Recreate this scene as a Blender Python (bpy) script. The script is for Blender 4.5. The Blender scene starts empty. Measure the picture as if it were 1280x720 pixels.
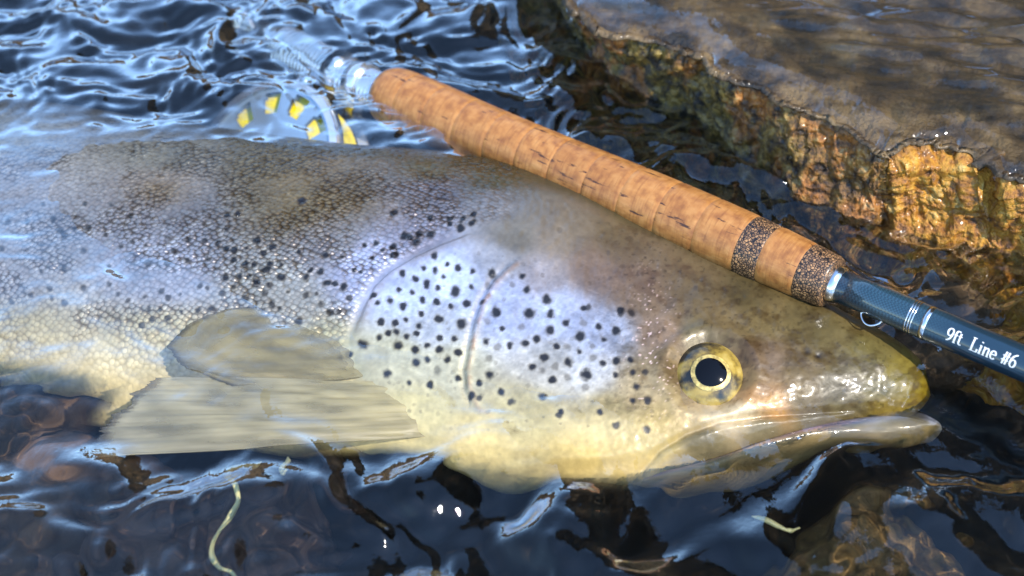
import bpy, math, random
import numpy as np
from mathutils import Vector, Matrix

random.seed(7)
rng = np.random.default_rng(11)
scene = bpy.context.scene
COL = scene.collection

# ------------------------------------------------------------------ camera
CAM = np.array([0.0, -0.34, 0.34])
PITCH = math.radians(45.0)
HFOV = math.radians(45.0)
cam_d = bpy.data.cameras.new('camera')
cam = bpy.data.objects.new('camera', cam_d)
COL.objects.link(cam)
cam.location = CAM
cam.rotation_euler = (math.pi / 2 - PITCH, 0, 0)
cam_d.sensor_width = 36.0
cam_d.angle = HFOV
cam_d.clip_start = 0.01
cam_d.clip_end = 3000
cam_d.dof.use_dof = True
cam_d.dof.focus_distance = 0.465
cam_d.dof.aperture_fstop = 9.0
scene.camera = cam

# ------------------------------------------------------------------ sky and sun
SUN_EL, SUN_AZ = math.radians(51), math.radians(133)      # azimuth clockwise from +Y
world = bpy.data.worlds.new('World')
scene.world = world
world.use_nodes = True
wn = world.node_tree
bg = wn.nodes['Background']
sky = wn.nodes.new('ShaderNodeTexSky')
sky.sky_type = 'NISHITA'
sky.sun_disc = False
sky.sun_elevation = SUN_EL
sky.sun_rotation = SUN_AZ
sky.air_density = 1.3
sky.dust_density = 0.1
sky.ozone_density = 5.0
bg.inputs['Strength'].default_value = 0.15
wn.links.new(sky.outputs[0], bg.inputs['Color'])
sun_d = bpy.data.lights.new('sun', 'SUN')
sun_d.energy = 2.4
sun_d.angle = math.radians(0.5)
sun_d.color = (1.0, 0.93, 0.82)
sun = bpy.data.objects.new('sun', sun_d)
COL.objects.link(sun)
sdir = Vector((math.sin(SUN_AZ) * math.cos(SUN_EL), math.cos(SUN_AZ) * math.cos(SUN_EL), math.sin(SUN_EL)))
sun.rotation_euler = sdir.to_track_quat('Z', 'Y').to_euler()
sun.location = (0.6, -0.6, 1.2)
sun_d.cycles.is_caustics_light = True
scene.view_settings.view_transform = 'Standard'
scene.view_settings.look = 'None'
scene.view_settings.exposure = 1.45
scene.view_settings.gamma = 1.0
scene.cycles.use_denoising = True
try:
    scene.cycles.denoiser = 'OPENIMAGEDENOISE'
except Exception:
    pass
scene.cycles.max_bounces = 10
scene.cycles.transmission_bounces = 8
scene.cycles.caustics_reflective = False
scene.cycles.sample_clamp_indirect = 6.0
scene.cycles.blur_glossy = 0.3

# ------------------------------------------------------------------ pixel <-> place
F_PX = 640.0 / math.tan(HFOV / 2)
RIGHT = np.array([1.0, 0, 0])
FWD = np.array([0, math.cos(PITCH), -math.sin(PITCH)])
UP = np.array([0, math.sin(PITCH), math.cos(PITCH)])

def ray(px, py):
    return FWD + RIGHT * ((px - 640) / F_PX) + UP * ((360 - py) / F_PX)

def at_z(px, py, z):
    d = ray(px, py)
    return CAM + d * ((z - CAM[2]) / d[2])

def at_plane(px, py, P, n):
    d = ray(px, py)
    return CAM + d * (np.dot(P - CAM, n) / np.dot(d, n))

def project(X):
    v = X - CAM
    dep = v @ FWD
    return 640 + F_PX * (v @ RIGHT) / dep, 360 - F_PX * (v @ UP) / dep

# ------------------------------------------------------------------ numeric helpers
def sstep(a, b, x):
    t = np.clip((x - a) / (b - a), 0, 1)
    return t * t * (3 - 2 * t)

def _hash(ix, iy, iz, seed):
    h = (ix.astype(np.int64) * 374761393 + iy.astype(np.int64) * 668265263 + iz.astype(np.int64) * 2147483647 + seed * 974711) & 0x7fffffff
    h = ((h ^ (h >> 13)) * 1274126177) & 0x7fffffff
    h = h ^ (h >> 16)
    return (h & 0xffff) / 32767.5 - 1.0

def noise3(x, y, z, seed=0):
    x, y, z = np.broadcast_arrays(x, y, z)
    ix, iy, iz = np.floor(x), np.floor(y), np.floor(z)
    fx, fy, fz = x - ix, y - iy, z - iz
    fx, fy, fz = [f * f * f * (f * (f * 6 - 15) + 10) for f in (fx, fy, fz)]
    r = 0
    for dx in (0, 1):
        wx = fx if dx else 1 - fx
        for dy in (0, 1):
            wy = fy if dy else 1 - fy
            for dz in (0, 1):
                wz = fz if dz else 1 - fz
                r = r + wx * wy * wz * _hash(ix + dx, iy + dy, iz + dz, seed)
    return r

def noise2(x, y, seed=0):
    x, y = np.broadcast_arrays(x, y)
    ix, iy = np.floor(x), np.floor(y)
    fx, fy = x - ix, y - iy
    fx, fy = [f * f * f * (f * (f * 6 - 15) + 10) for f in (fx, fy)]
    z0 = np.zeros_like(ix)
    a, b = _hash(ix, iy, z0, seed), _hash(ix + 1, iy, z0, seed)
    c, d = _hash(ix, iy + 1, z0, seed), _hash(ix + 1, iy + 1, z0, seed)
    return (a * (1 - fx) + b * fx) * (1 - fy) + (c * (1 - fx) + d * fx) * fy

def fbm2(x, y, seed=0, octv=4, gain=0.5):
    r, a = 0, 1.0
    for k in range(octv):
        r = r + a * noise2(x + 17.3 * k, y - 9.1 * k, seed + k)
        x, y = 1.62 * x - 1.22 * y, 1.22 * x + 1.62 * y
        a *= gain
    return r

def fbm3(x, y, z, seed=0, octv=4, gain=0.5):
    r, a = 0, 1.0
    for k in range(octv):
        r = r + a * noise3(x + 7.3 * k, y - 9.1 * k, z + 3.7 * k, seed + k)
        x, y, z = (1.22 * x - 1.30 * y + 0.98 * z) , (1.45 * x + 1.38 * y + 0.02 * z), (-0.70 * x + 0.68 * y + 1.77 * z)
        a *= gain
    return r

def pchip(xk, yk, x):
    xk, yk = np.asarray(xk, float), np.asarray(yk, float)
    o = np.argsort(xk)
    xk, yk = xk[o], yk[o]
    h = np.diff(xk)
    dl = np.diff(yk) / h
    m = np.zeros_like(yk)
    m[0], m[-1] = dl[0], dl[-1]
    for i in range(1, len(xk) - 1):
        if dl[i - 1] * dl[i] > 0:
            w1, w2 = 2 * h[i] + h[i - 1], h[i] + 2 * h[i - 1]
            m[i] = (w1 + w2) / (w1 / dl[i - 1] + w2 / dl[i])
    x = np.clip(x, xk[0], xk[-1])
    i = np.clip(np.searchsorted(xk, x) - 1, 0, len(xk) - 2)
    t = (x - xk[i]) / h[i]
    return ((2 * t ** 3 - 3 * t ** 2 + 1) * yk[i] + (t ** 3 - 2 * t ** 2 + t) * h[i] * m[i]
            + (-2 * t ** 3 + 3 * t ** 2) * yk[i + 1] + (t ** 3 - t ** 2) * h[i] * m[i + 1])

def curve(pts, n):
    """smooth resampled polyline through pts (Catmull-Rom)"""
    P = np.asarray(pts, float)
    P = np.vstack([2 * P[0] - P[1], P, 2 * P[-1] - P[-2]])
    out = []
    segs = len(P) - 3
    for u in np.linspace(0, segs - 1e-9, n):
        i = int(u); t = u - i
        p0, p1, p2, p3 = P[i:i + 4]
        out.append(0.5 * ((2 * p1) + (-p0 + p2) * t + (2 * p0 - 5 * p1 + 4 * p2 - p3) * t * t + (-p0 + 3 * p1 - 3 * p2 + p3) * t ** 3))
    return np.array(out)

def dist_poly(x, y, pts):
    """distance to a polyline and the signed side (positive to the left of its direction)"""
    best = np.full(x.shape, 1e9); side = np.zeros(x.shape)
    P = np.asarray(pts, float)
    for (ax, ay), (bx, by) in zip(P[:-1], P[1:]):
        dx, dy = bx - ax, by - ay
        t = np.clip(((x - ax) * dx + (y - ay) * dy) / (dx * dx + dy * dy), 0, 1)
        ex, ey = x - ax - t * dx, y - ay - t * dy
        d = np.hypot(ex, ey)
        m = d < best
        best[m] = d[m]
        side[m] = np.sign(dx * ey - dy * ex)[m]
    return best, side

def inside(x, y, pts):
    P = np.asarray(pts, float)
    r = np.zeros(x.shape, bool)
    n = len(P)
    for i in range(n):
        ax, ay = P[i]; bx, by = P[(i + 1) % n]
        if ay == by:
            continue
        r ^= ((ay > y) != (by > y)) & (x < (bx - ax) * (y - ay) / (by - ay) + ax)
    return r

def sdf(x, y, pts):
    d, _ = dist_poly(x, y, list(pts) + [pts[0]])
    return np.where(inside(x, y, pts), d, -d)

def lin(c):
    c = np.asarray(c, float) / 255.0
    return np.where(c <= 0.04045, c / 12.92, ((c + 0.055) / 1.055) ** 2.4)

# ------------------------------------------------------------------ object helpers
def link(name, me, mat=None, parent=None):
    o = bpy.data.objects.new(name, me)
    COL.objects.link(o)
    if mat is not None and me is not None:
        me.materials.append(mat)
    if parent is not None:
        o.parent = parent
    return o

def empty(name, loc=(0, 0, 0)):
    o = bpy.data.objects.new(name, None)
    o.empty_display_size = 0.02
    COL.objects.link(o)
    o.location = loc
    return o

def tag(o, label=None, cat=None, group=None, kind=None):
    if label: o['label'] = label
    if cat: o['category'] = cat
    if group: o['group'] = group
    if kind: o['kind'] = kind
    return o

def mesh(name, V, Fq, smooth=True):
    """quads / tris given as an int array (n,4) or (n,3) or list of arrays"""
    V = np.ascontiguousarray(V, np.float32)
    me = bpy.data.meshes.new(name)
    fl = Fq if isinstance(Fq, list) else [Fq]
    fl = [np.asarray(f, np.int32) for f in fl if len(f)]
    nl = sum(f.size for f in fl); npoly = sum(len(f) for f in fl)
    me.vertices.add(len(V)); me.vertices.foreach_set('co', V.ravel())
    me.loops.add(nl); me.loops.foreach_set('vertex_index', np.concatenate([f.ravel() for f in fl]))
    me.polygons.add(npoly)
    tot = np.concatenate([np.full(len(f), f.shape[1], np.int32) for f in fl])
    start = np.concatenate([[0], np.cumsum(tot)[:-1]]).astype(np.int32)
    me.polygons.foreach_set('loop_start', start)
    me.polygons.foreach_set('loop_total', tot)
    me.polygons.foreach_set('use_smooth', np.full(npoly, smooth, bool))
    me.update(calc_edges=True)
    me.validate()
    return me

def grid_faces(nu, nv, closed_v=False, off=0):
    i, j = np.meshgrid(np.arange(nu - 1), np.arange(nv if closed_v else nv - 1), indexing='ij')
    j2 = (j + 1) % nv
    return np.stack([i * nv + j, (i + 1) * nv + j, (i + 1) * nv + j2, i * nv + j2], -1).reshape(-1, 4) + off

def set_attr(me, name, data):
    a = me.attributes.new(name, 'FLOAT_COLOR', 'POINT')
    d = np.ones((len(data), 4), np.float32)
    d[:, :data.shape[1]] = data
    a.data.foreach_set('color', d.ravel())

def set_uv(me, uv, name='UVMap'):
    l = me.uv_layers.new(name=name)
    vi = np.empty(len(me.loops), np.int32)
    me.loops.foreach_get('vertex_index', vi)
    l.data.foreach_set('uv', np.ascontiguousarray(uv[vi], np.float32).ravel())

def tube(name, pts, rad, mat, parent=None, seg=10, cap=True):
    P = np.asarray(pts, float); n = len(P)
    R = np.full(n, rad) if np.isscalar(rad) else np.asarray(rad, float)
    T = np.gradient(P, axis=0); T /= np.linalg.norm(T, axis=1)[:, None]
    ref = np.array([0, 0, 1.0]) if abs(T[0][2]) < 0.9 else np.array([1.0, 0, 0])
    V = []
    nrm = np.cross(T[0], ref); nrm /= np.linalg.norm(nrm)
    for k in range(n):
        nrm = nrm - T[k] * np.dot(nrm, T[k]); nrm /= np.linalg.norm(nrm)
        b = np.cross(T[k], nrm)
        for a in np.linspace(0, 2 * math.pi, seg, endpoint=False):
            V.append(P[k] + R[k] * (math.cos(a) * nrm + math.sin(a) * b))
    Fs = [grid_faces(n, seg, True)]
    if cap:
        V += [P[0], P[-1]]
        c0, c1 = n * seg, n * seg + 1
        Fs.append(np.array([[c0, (a + 1) % seg, a] for a in range(seg)] + [[c1, (n - 1) * seg + a, (n - 1) * seg + (a + 1) % seg] for a in range(seg)]))
    return link(name, mesh(name, np.array(V), Fs), mat, parent)

def lathe(name, prof, mat, parent=None, seg=48, closed=False):
    """prof: (x, r) pairs, turned about local X"""
    V = []
    for x, r in prof:
        for a in np.linspace(0, 2 * math.pi, seg, endpoint=False):
            V.append((x, r * math.cos(a), r * math.sin(a)))
    V = np.array(V); n = len(prof)
    Fs = [grid_faces(n, seg, True)[:, ::-1]]
    if closed:
        Fs.append(np.array([[(n - 1) * seg + a, (n - 1) * seg + (a + 1) % seg, (a + 1) % seg, a] for a in range(seg)])[:, ::-1])
    me = mesh(name, V, Fs)
    return link(name, me, mat, parent)

# ------------------------------------------------------------------ materials
def nmat(name):
    m = bpy.data.materials.new(name)
    m.use_nodes = True
    nt = m.node_tree
    return m, nt, nt.nodes['Principled BSDF']

def N(nt, kind, **kw):
    n = nt.nodes.new(kind)
    for k, v in kw.items():
        if k.startswith('i_'):
            n.inputs[k[2:].replace('_', ' ')].default_value = v
        else:
            setattr(n, k, v)
    return n

def ramp(nt, fac, stops, interp='LINEAR'):
    r = nt.nodes.new('ShaderNodeValToRGB')
    r.color_ramp.interpolation = interp
    el = r.color_ramp.elements
    while len(el) < len(stops):
        el.new(0.5)
    for e, (p, c) in zip(el, stops):
        e.position = p
        e.color = tuple(c) + (1,) if len(c) == 3 else c
    nt.links.new(fac, r.inputs['Fac'])
    return r.outputs['Color']

def math_n(nt, op, a, b=None):
    n = nt.nodes.new('ShaderNodeMath'); n.operation = op
    for k, v in enumerate((a, b)):
        if v is None: continue
        if isinstance(v, (int, float)): n.inputs[k].default_value = v
        else: nt.links.new(v, n.inputs[k])
    return n.outputs[0]

def mix_c(nt, fac, a, b, mode='MIX'):
    n = nt.nodes.new('ShaderNodeMix'); n.data_type = 'RGBA'; n.blend_type = mode
    for s, v in ((n.inputs['Factor'], fac), (n.inputs['A'], a), (n.inputs['B'], b)):
        if isinstance(v, (int, float)): s.default_value = v
        elif isinstance(v, (tuple, list)): s.default_value = tuple(v) + (1,) if len(v) == 3 else v
        else: nt.links.new(v, s)
    return n.outputs['Result']

def bump(nt, h, strength, dist, normal=None):
    b = nt.nodes.new('ShaderNodeBump')
    b.inputs['Strength'].default_value = strength
    b.inputs['Distance'].default_value = dist
    nt.links.new(h, b.inputs['Height'])
    if normal is not None: nt.links.new(normal, b.inputs['Normal'])
    return b.outputs['Normal']

REFL_GAIN = 10.0
def make_water(name, tint=(0.97, 0.96, 0.92), gain=REFL_GAIN, clear=None):
    m = bpy.data.materials.new(name); m.use_nodes = True
    nt = m.node_tree; nt.nodes.remove(nt.nodes['Principled BSDF'])
    out = nt.nodes['Material Output']
    tc = N(nt, 'ShaderNodeTexCoord')
    nz = N(nt, 'ShaderNodeTexNoise'); nz.inputs['Scale'].default_value = 260; nz.inputs['Detail'].default_value = 2
    nt.links.new(tc.outputs['Object'], nz.inputs['Vector'])
    nb = bump(nt, nz.outputs['Fac'], 0.25, 0.0006)
    geo = N(nt, 'ShaderNodeNewGeometry')
    dp = N(nt, 'ShaderNodeVectorMath', operation='DOT_PRODUCT'); nt.links.new(nb, dp.inputs[0]); nt.links.new(geo.outputs['Incoming'], dp.inputs[1])
    cosv = math_n(nt, 'ABSOLUTE', dp.outputs['Value'])
    schlick = math_n(nt, 'ADD', 0.02, math_n(nt, 'MULTIPLY', 0.98, math_n(nt, 'POWER', math_n(nt, 'SUBTRACT', 1.0, math_n(nt, 'MINIMUM', cosv, 1.0)), 4.0)))
    fac = math_n(nt, 'MINIMUM', math_n(nt, 'MAXIMUM', math_n(nt, 'MULTIPLY', math_n(nt, 'SUBTRACT', schlick, 0.0155), gain), 0.02), 0.8)
    fac = math_n(nt, 'ADD', math_n(nt, 'MULTIPLY', fac, math_n(nt, 'SUBTRACT', 1.0, geo.outputs['Backfacing'])), math_n(nt, 'MULTIPLY', geo.outputs['Backfacing'], 0.03))
    rf = N(nt, 'ShaderNodeBsdfRefraction'); rf.inputs['IOR'].default_value = 1.333; rf.inputs['Roughness'].default_value = 0.0
    rf.inputs['Color'].default_value = tuple(tint) + (1,)
    gl = N(nt, 'ShaderNodeBsdfGlossy'); gl.inputs['Roughness'].default_value = 0.03
    nt.links.new(nb, gl.inputs['Normal'])
    # where the water is only a skin a few millimetres deep it hardly bends what lies under it
    tp = N(nt, 'ShaderNodeBsdfTransparent')
    thin = N(nt, 'ShaderNodeMixShader')
    nt.links.new(rf.outputs[0], thin.inputs[1]); nt.links.new(tp.outputs[0], thin.inputs[2])
    if clear is None:
        at = N(nt, 'ShaderNodeAttribute', attribute_name='Film'); nt.links.new(at.outputs['Fac'], thin.inputs[0])
    else:
        thin.inputs[0].default_value = clear
    mx = N(nt, 'ShaderNodeMixShader')
    nt.links.new(fac, mx.inputs[0]); nt.links.new(thin.outputs[0], mx.inputs[1]); nt.links.new(gl.outputs[0], mx.inputs[2])
    nt.links.new(mx.outputs[0], out.inputs['Surface'])
    return m

M_WATER = make_water('river_water')
M_FILM = make_water('thin_water', gain=6.0, clear=0.8)

def simple(name, col, rough=0.5, metal=0.0, coat=0.0, noise=None, spec=0.5):
    m, nt, p = nmat(name)
    p.inputs['Base Color'].default_value = tuple(col) + (1,)
    p.inputs['Roughness'].default_value = rough
    p.inputs['Metallic'].default_value = metal
    p.inputs['Coat Weight'].default_value = coat
    p.inputs['Coat Roughness'].default_value = 0.05
    p.inputs['Specular IOR Level'].default_value = spec
    if noise:
        sc, amt = noise
        tc = N(nt, 'ShaderNodeTexCoord')
        nz = N(nt, 'ShaderNodeTexNoise'); nz.inputs['Scale'].default_value = sc; nz.inputs['Detail'].default_value = 6
        nt.links.new(tc.outputs['Object'], nz.inputs['Vector'])
        lo = tuple(c * (1 - amt) for c in col); hi = tuple(min(1, c * (1 + amt)) for c in col)
        nt.links.new(ramp(nt, nz.outputs['Fac'], [(0.3, lo), (0.7, hi)]), p.inputs['Base Color'])
    return m

# ------------------------------------------------------------------ the setting
def spaced(lo, hi, step, far, grow=1.12):
    c = list(np.arange(lo, hi + step * 0.5, step))
    d, x = step, hi
    up = []
    while x < far:
        d *= grow; x += d; up.append(x)
    d, x = step, lo
    dn = []
    while x > -far:
        d *= grow; x -= d; dn.append(x)
    return np.array(dn[::-1] + c + up)

# water surface height: waves of many lengths and directions, livelier or calmer by place
def wave_sum(x, y, n, lmin, lmax, main, spread, seed, sharp=0.0):
    r = np.random.default_rng(seed)
    z = 0
    tot = 0
    for k in range(n):
        lam = lmin * (lmax / lmin) ** r.random()
        an = main + r.normal() * spread
        ph = r.random() * 6.283
        a = lam ** 0.9
        q = (x * math.cos(an) + y * math.sin(an)) * (6.2832 / lam) + ph
        s = np.sin(q)
        if sharp:
            s = s - sharp * np.cos(2 * q) * 0.5
        z = z + a * s
        tot += a * a * 0.5
    return z / math.sqrt(tot)

def px_gauss(px, py, cx, cy, rx, ry, ang=0.0):
    c, s = math.cos(ang), math.sin(ang)
    u, v = (px - cx) * c + (py - cy) * s, -(px - cx) * s + (py - cy) * c
    return np.exp(-(u / rx) ** 2 - (v / ry) ** 2)

def water_height(x, y):
    P = np.stack([x, y, np.zeros_like(x)], -1)
    v = P - CAM
    dep = v @ FWD
    ok = dep > 0.05
    depc = np.where(ok, dep, 1.0)
    px = np.where(ok, 640 + F_PX * v[..., 0] / depc, 5000)
    py = np.where(ok, 360 - F_PX * (v @ UP) / depc, 5000)
    wx = x + 0.009 * fbm2(x * 24, y * 24, 5, 2)
    wy = y + 0.009 * fbm2(x * 24 + 40, y * 24, 8, 2)
    chop = wave_sum(wx, wy, 46, 0.016, 0.066, 1.30, 0.52, 21, 0.1)
    fine = wave_sum(wx, wy, 36, 0.007, 0.019, 1.25, 0.75, 33)
    # calm over and around the fish
    body = [(-200, 120), (200, 165), (600, 215), (900, 330), (1190, 500), (1100, 612), (800, 618), (560, 580), (300, 556), (80, 560), (-200, 560)]
    sd = sdf(px, py, body)
    calm = 1 - sstep(-70, 25, sd)
    near = np.exp(-((np.maximum(np.abs(x) - 0.5, 0)) ** 2 + np.maximum(np.abs(y) - 0.5, 0) ** 2) / 0.35)
    amp = (0.19 + 0.26 * sstep(470, 560, py) + 0.75 * calm) 
    amp = amp * (1 - 0.75 * px_gauss(px, py, 370, 165, 150, 60))
    rt = sstep(980, 1180, px) * sstep(330, 430, py)              # dark smooth water ahead of the snout
    amp = amp * (1 - 0.5 * rt)
    z = 0.0020 * amp * chop * near + 0.00042 * (0.30 + 0.70 * calm) * (1 - 0.5 * rt) * fine * near
    # drawn-out ridges trailing from the jaw
    g = px_gauss(px, py, 920, 632, 190, 62, -0.35)
    an = math.radians(118)
    q = wx * math.cos(an) + wy * math.sin(an)
    z = z * (1 - 0.75 * g) + g * (0.0017 * np.sin(q * 6.2832 / 0.017 + 2 * noise2(x * 18, y * 18, 3)) + 0.00018 * np.sin(q * 6.2832 / 0.0071 + 3 * noise2(x * 25, y * 25, 4)))
    # boiling blobs below the gill
    g2 = px_gauss(px, py, 620, 660, 150, 60)
    z = z + g2 * 0.0030 * fbm2(x * 60, y * 60, 12, 2)
    # ripples over the submerged flank and fin on the left
    g3 = px_gauss(px, py, 120, 400, 260, 90, 0.2)
    z = z + g3 * 0.0003 * wave_sum(wx, wy, 20, 0.010, 0.030, 0.5, 0.5, 77)
    # a bow of water pushed against the rock
    return z

def build_water():
    xs = spaced(-0.34, 0.34, 0.0011, 60, 1.10)
    ys = spaced(-0.20, 0.36, 0.0011, 60, 1.10)
    X, Y = np.meshgrid(xs, ys, indexing='ij')
    Z = water_height(X, Y)
    me = mesh('water', np.stack([X, Y, Z], -1).reshape(-1, 3), grid_faces(len(xs), len(ys)))
    below = np.full(X.shape, -1.0)
    for pts in SOLIDS:
        i = np.searchsorted(xs, pts[:, 0]); j = np.searchsorted(ys, pts[:, 1])
        i = np.clip(i, 0, len(xs) - 1); j = np.clip(j, 0, len(ys) - 1)
        np.maximum.at(below, (i, j), pts[:, 2])
    for _ in range(2):                                           # close pin holes
        nb = below.copy()
        for di, dj in ((1, 0), (-1, 0), (0, 1), (0, -1)):
            nb = np.maximum(nb, np.roll(np.roll(below, di, 0), dj, 1))
        below = nb
    dep = np.minimum(Z - below, 0.09)
    for _ in range(5):
        dep = (dep + np.roll(dep, 1, 0) + np.roll(dep, -1, 0) + np.roll(dep, 1, 1) + np.roll(dep, -1, 1)) / 5
    film = 1 - sstep(0.045, 0.060, dep)
    f0 = film.copy()                                             # sight lines and sunlight reach the undercut belly aslant
    for k in range(2, 7, 2):
        film = np.maximum(film, np.roll(f0, -k, 1))
        film = np.maximum(film, np.roll(np.roll(f0, -k, 1), k // 2, 0))
    for _ in range(45):
        film = (film + np.roll(film, 1, 0) + np.roll(film, -1, 0) + np.roll(film, 1, 1) + np.roll(film, -1, 1)) / 5
    film = np.clip((film - 0.1) / 0.55, 0, 1)                    # a smooth edge, free of the grid's steps
    set_attr(me, 'Film', np.repeat(film.reshape(-1, 1), 3, 1))
    o = link('water', me, M_WATER)
    tag(o, kind='structure')
    o.cycles.is_caustics_caster = True
    return o

SOLIDS = []                       # surfaces that come close under the water

def build_bed():
    xs = spaced(-0.4, 0.4, 0.006, 80, 1.12)
    ys = spaced(-0.3, 0.5, 0.006, 80, 1.12)
    X, Y = np.meshgrid(xs, ys, indexing='ij')
    nr = np.exp(-(X ** 2 + Y ** 2) / 1.5)
    Z = -0.105 + nr * (0.012 * fbm2(X * 9, Y * 9, 3, 4) + 0.004 * fbm2(X * 60, Y * 60, 9, 3))
    m, nt, p = nmat('river_bed')
    tc = N(nt, 'ShaderNodeTexCoord')
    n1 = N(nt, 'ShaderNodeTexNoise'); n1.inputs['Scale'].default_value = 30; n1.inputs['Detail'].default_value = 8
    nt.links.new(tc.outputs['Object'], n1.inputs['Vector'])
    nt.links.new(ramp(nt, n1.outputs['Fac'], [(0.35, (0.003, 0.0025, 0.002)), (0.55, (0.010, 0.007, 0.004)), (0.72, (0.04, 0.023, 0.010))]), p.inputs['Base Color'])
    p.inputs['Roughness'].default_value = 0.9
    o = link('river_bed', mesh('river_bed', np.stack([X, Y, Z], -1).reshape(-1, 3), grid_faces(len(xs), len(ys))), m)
    tag(o, kind='structure')
    o.cycles.is_caustics_receiver = True

build_bed()

def build_bank():
    # unseen wooded bank, added and steepened at right to darken the water's reflections
    n = 140
    V = []; prof = [(0, -0.3), (0.4, 0.25), (1.5, 0.9), (3.0, 2.6), (6.0, 4.2), (12.0, 5.5)]
    th = np.linspace(math.radians(-10), math.radians(190), n)
    for k, t in enumerate(th):
        for j, (d, h) in enumerate(prof):
            r = 9.0 + d + 0.6 * math.sin(3 * t + 1) + 0.5 * float(noise2(np.array(t * 9.0), np.array(j * 1.7), 4))
            az = math.degrees(math.pi / 2 - t)
            steep = 0.9 + 5.4 * float(sstep(1, 15, np.array(az))) * (1 - float(sstep(80, 100, np.array(az))))
            hh = h * steep * (1 + 0.35 * float(noise2(np.array(t * 14.0), np.array(j * 0.6), 7))) if j > 1 else h
            V.append((r * math.cos(t), r * math.sin(t), hh))
    m, nt, p = nmat('added_bank_tone')
    tc = N(nt, 'ShaderNodeTexCoord')
    n1 = N(nt, 'ShaderNodeTexNoise'); n1.inputs['Scale'].default_value = 2.2; n1.inputs['Detail'].default_value = 9
    nt.links.new(tc.outputs['Object'], n1.inputs['Vector'])
    nt.links.new(ramp(nt, n1.outputs['Fac'], [(0.40, (0.012, 0.011, 0.005)), (0.6, (0.10, 0.058, 0.022)), (0.75, (0.24, 0.13, 0.05))]), p.inputs['Base Color'])
    p.inputs['Roughness'].default_value = 1.0
    tag(link('added_bank', mesh('added_bank', np.array(V), grid_faces(n, len(prof))), m), kind='structure')

build_bank()

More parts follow.
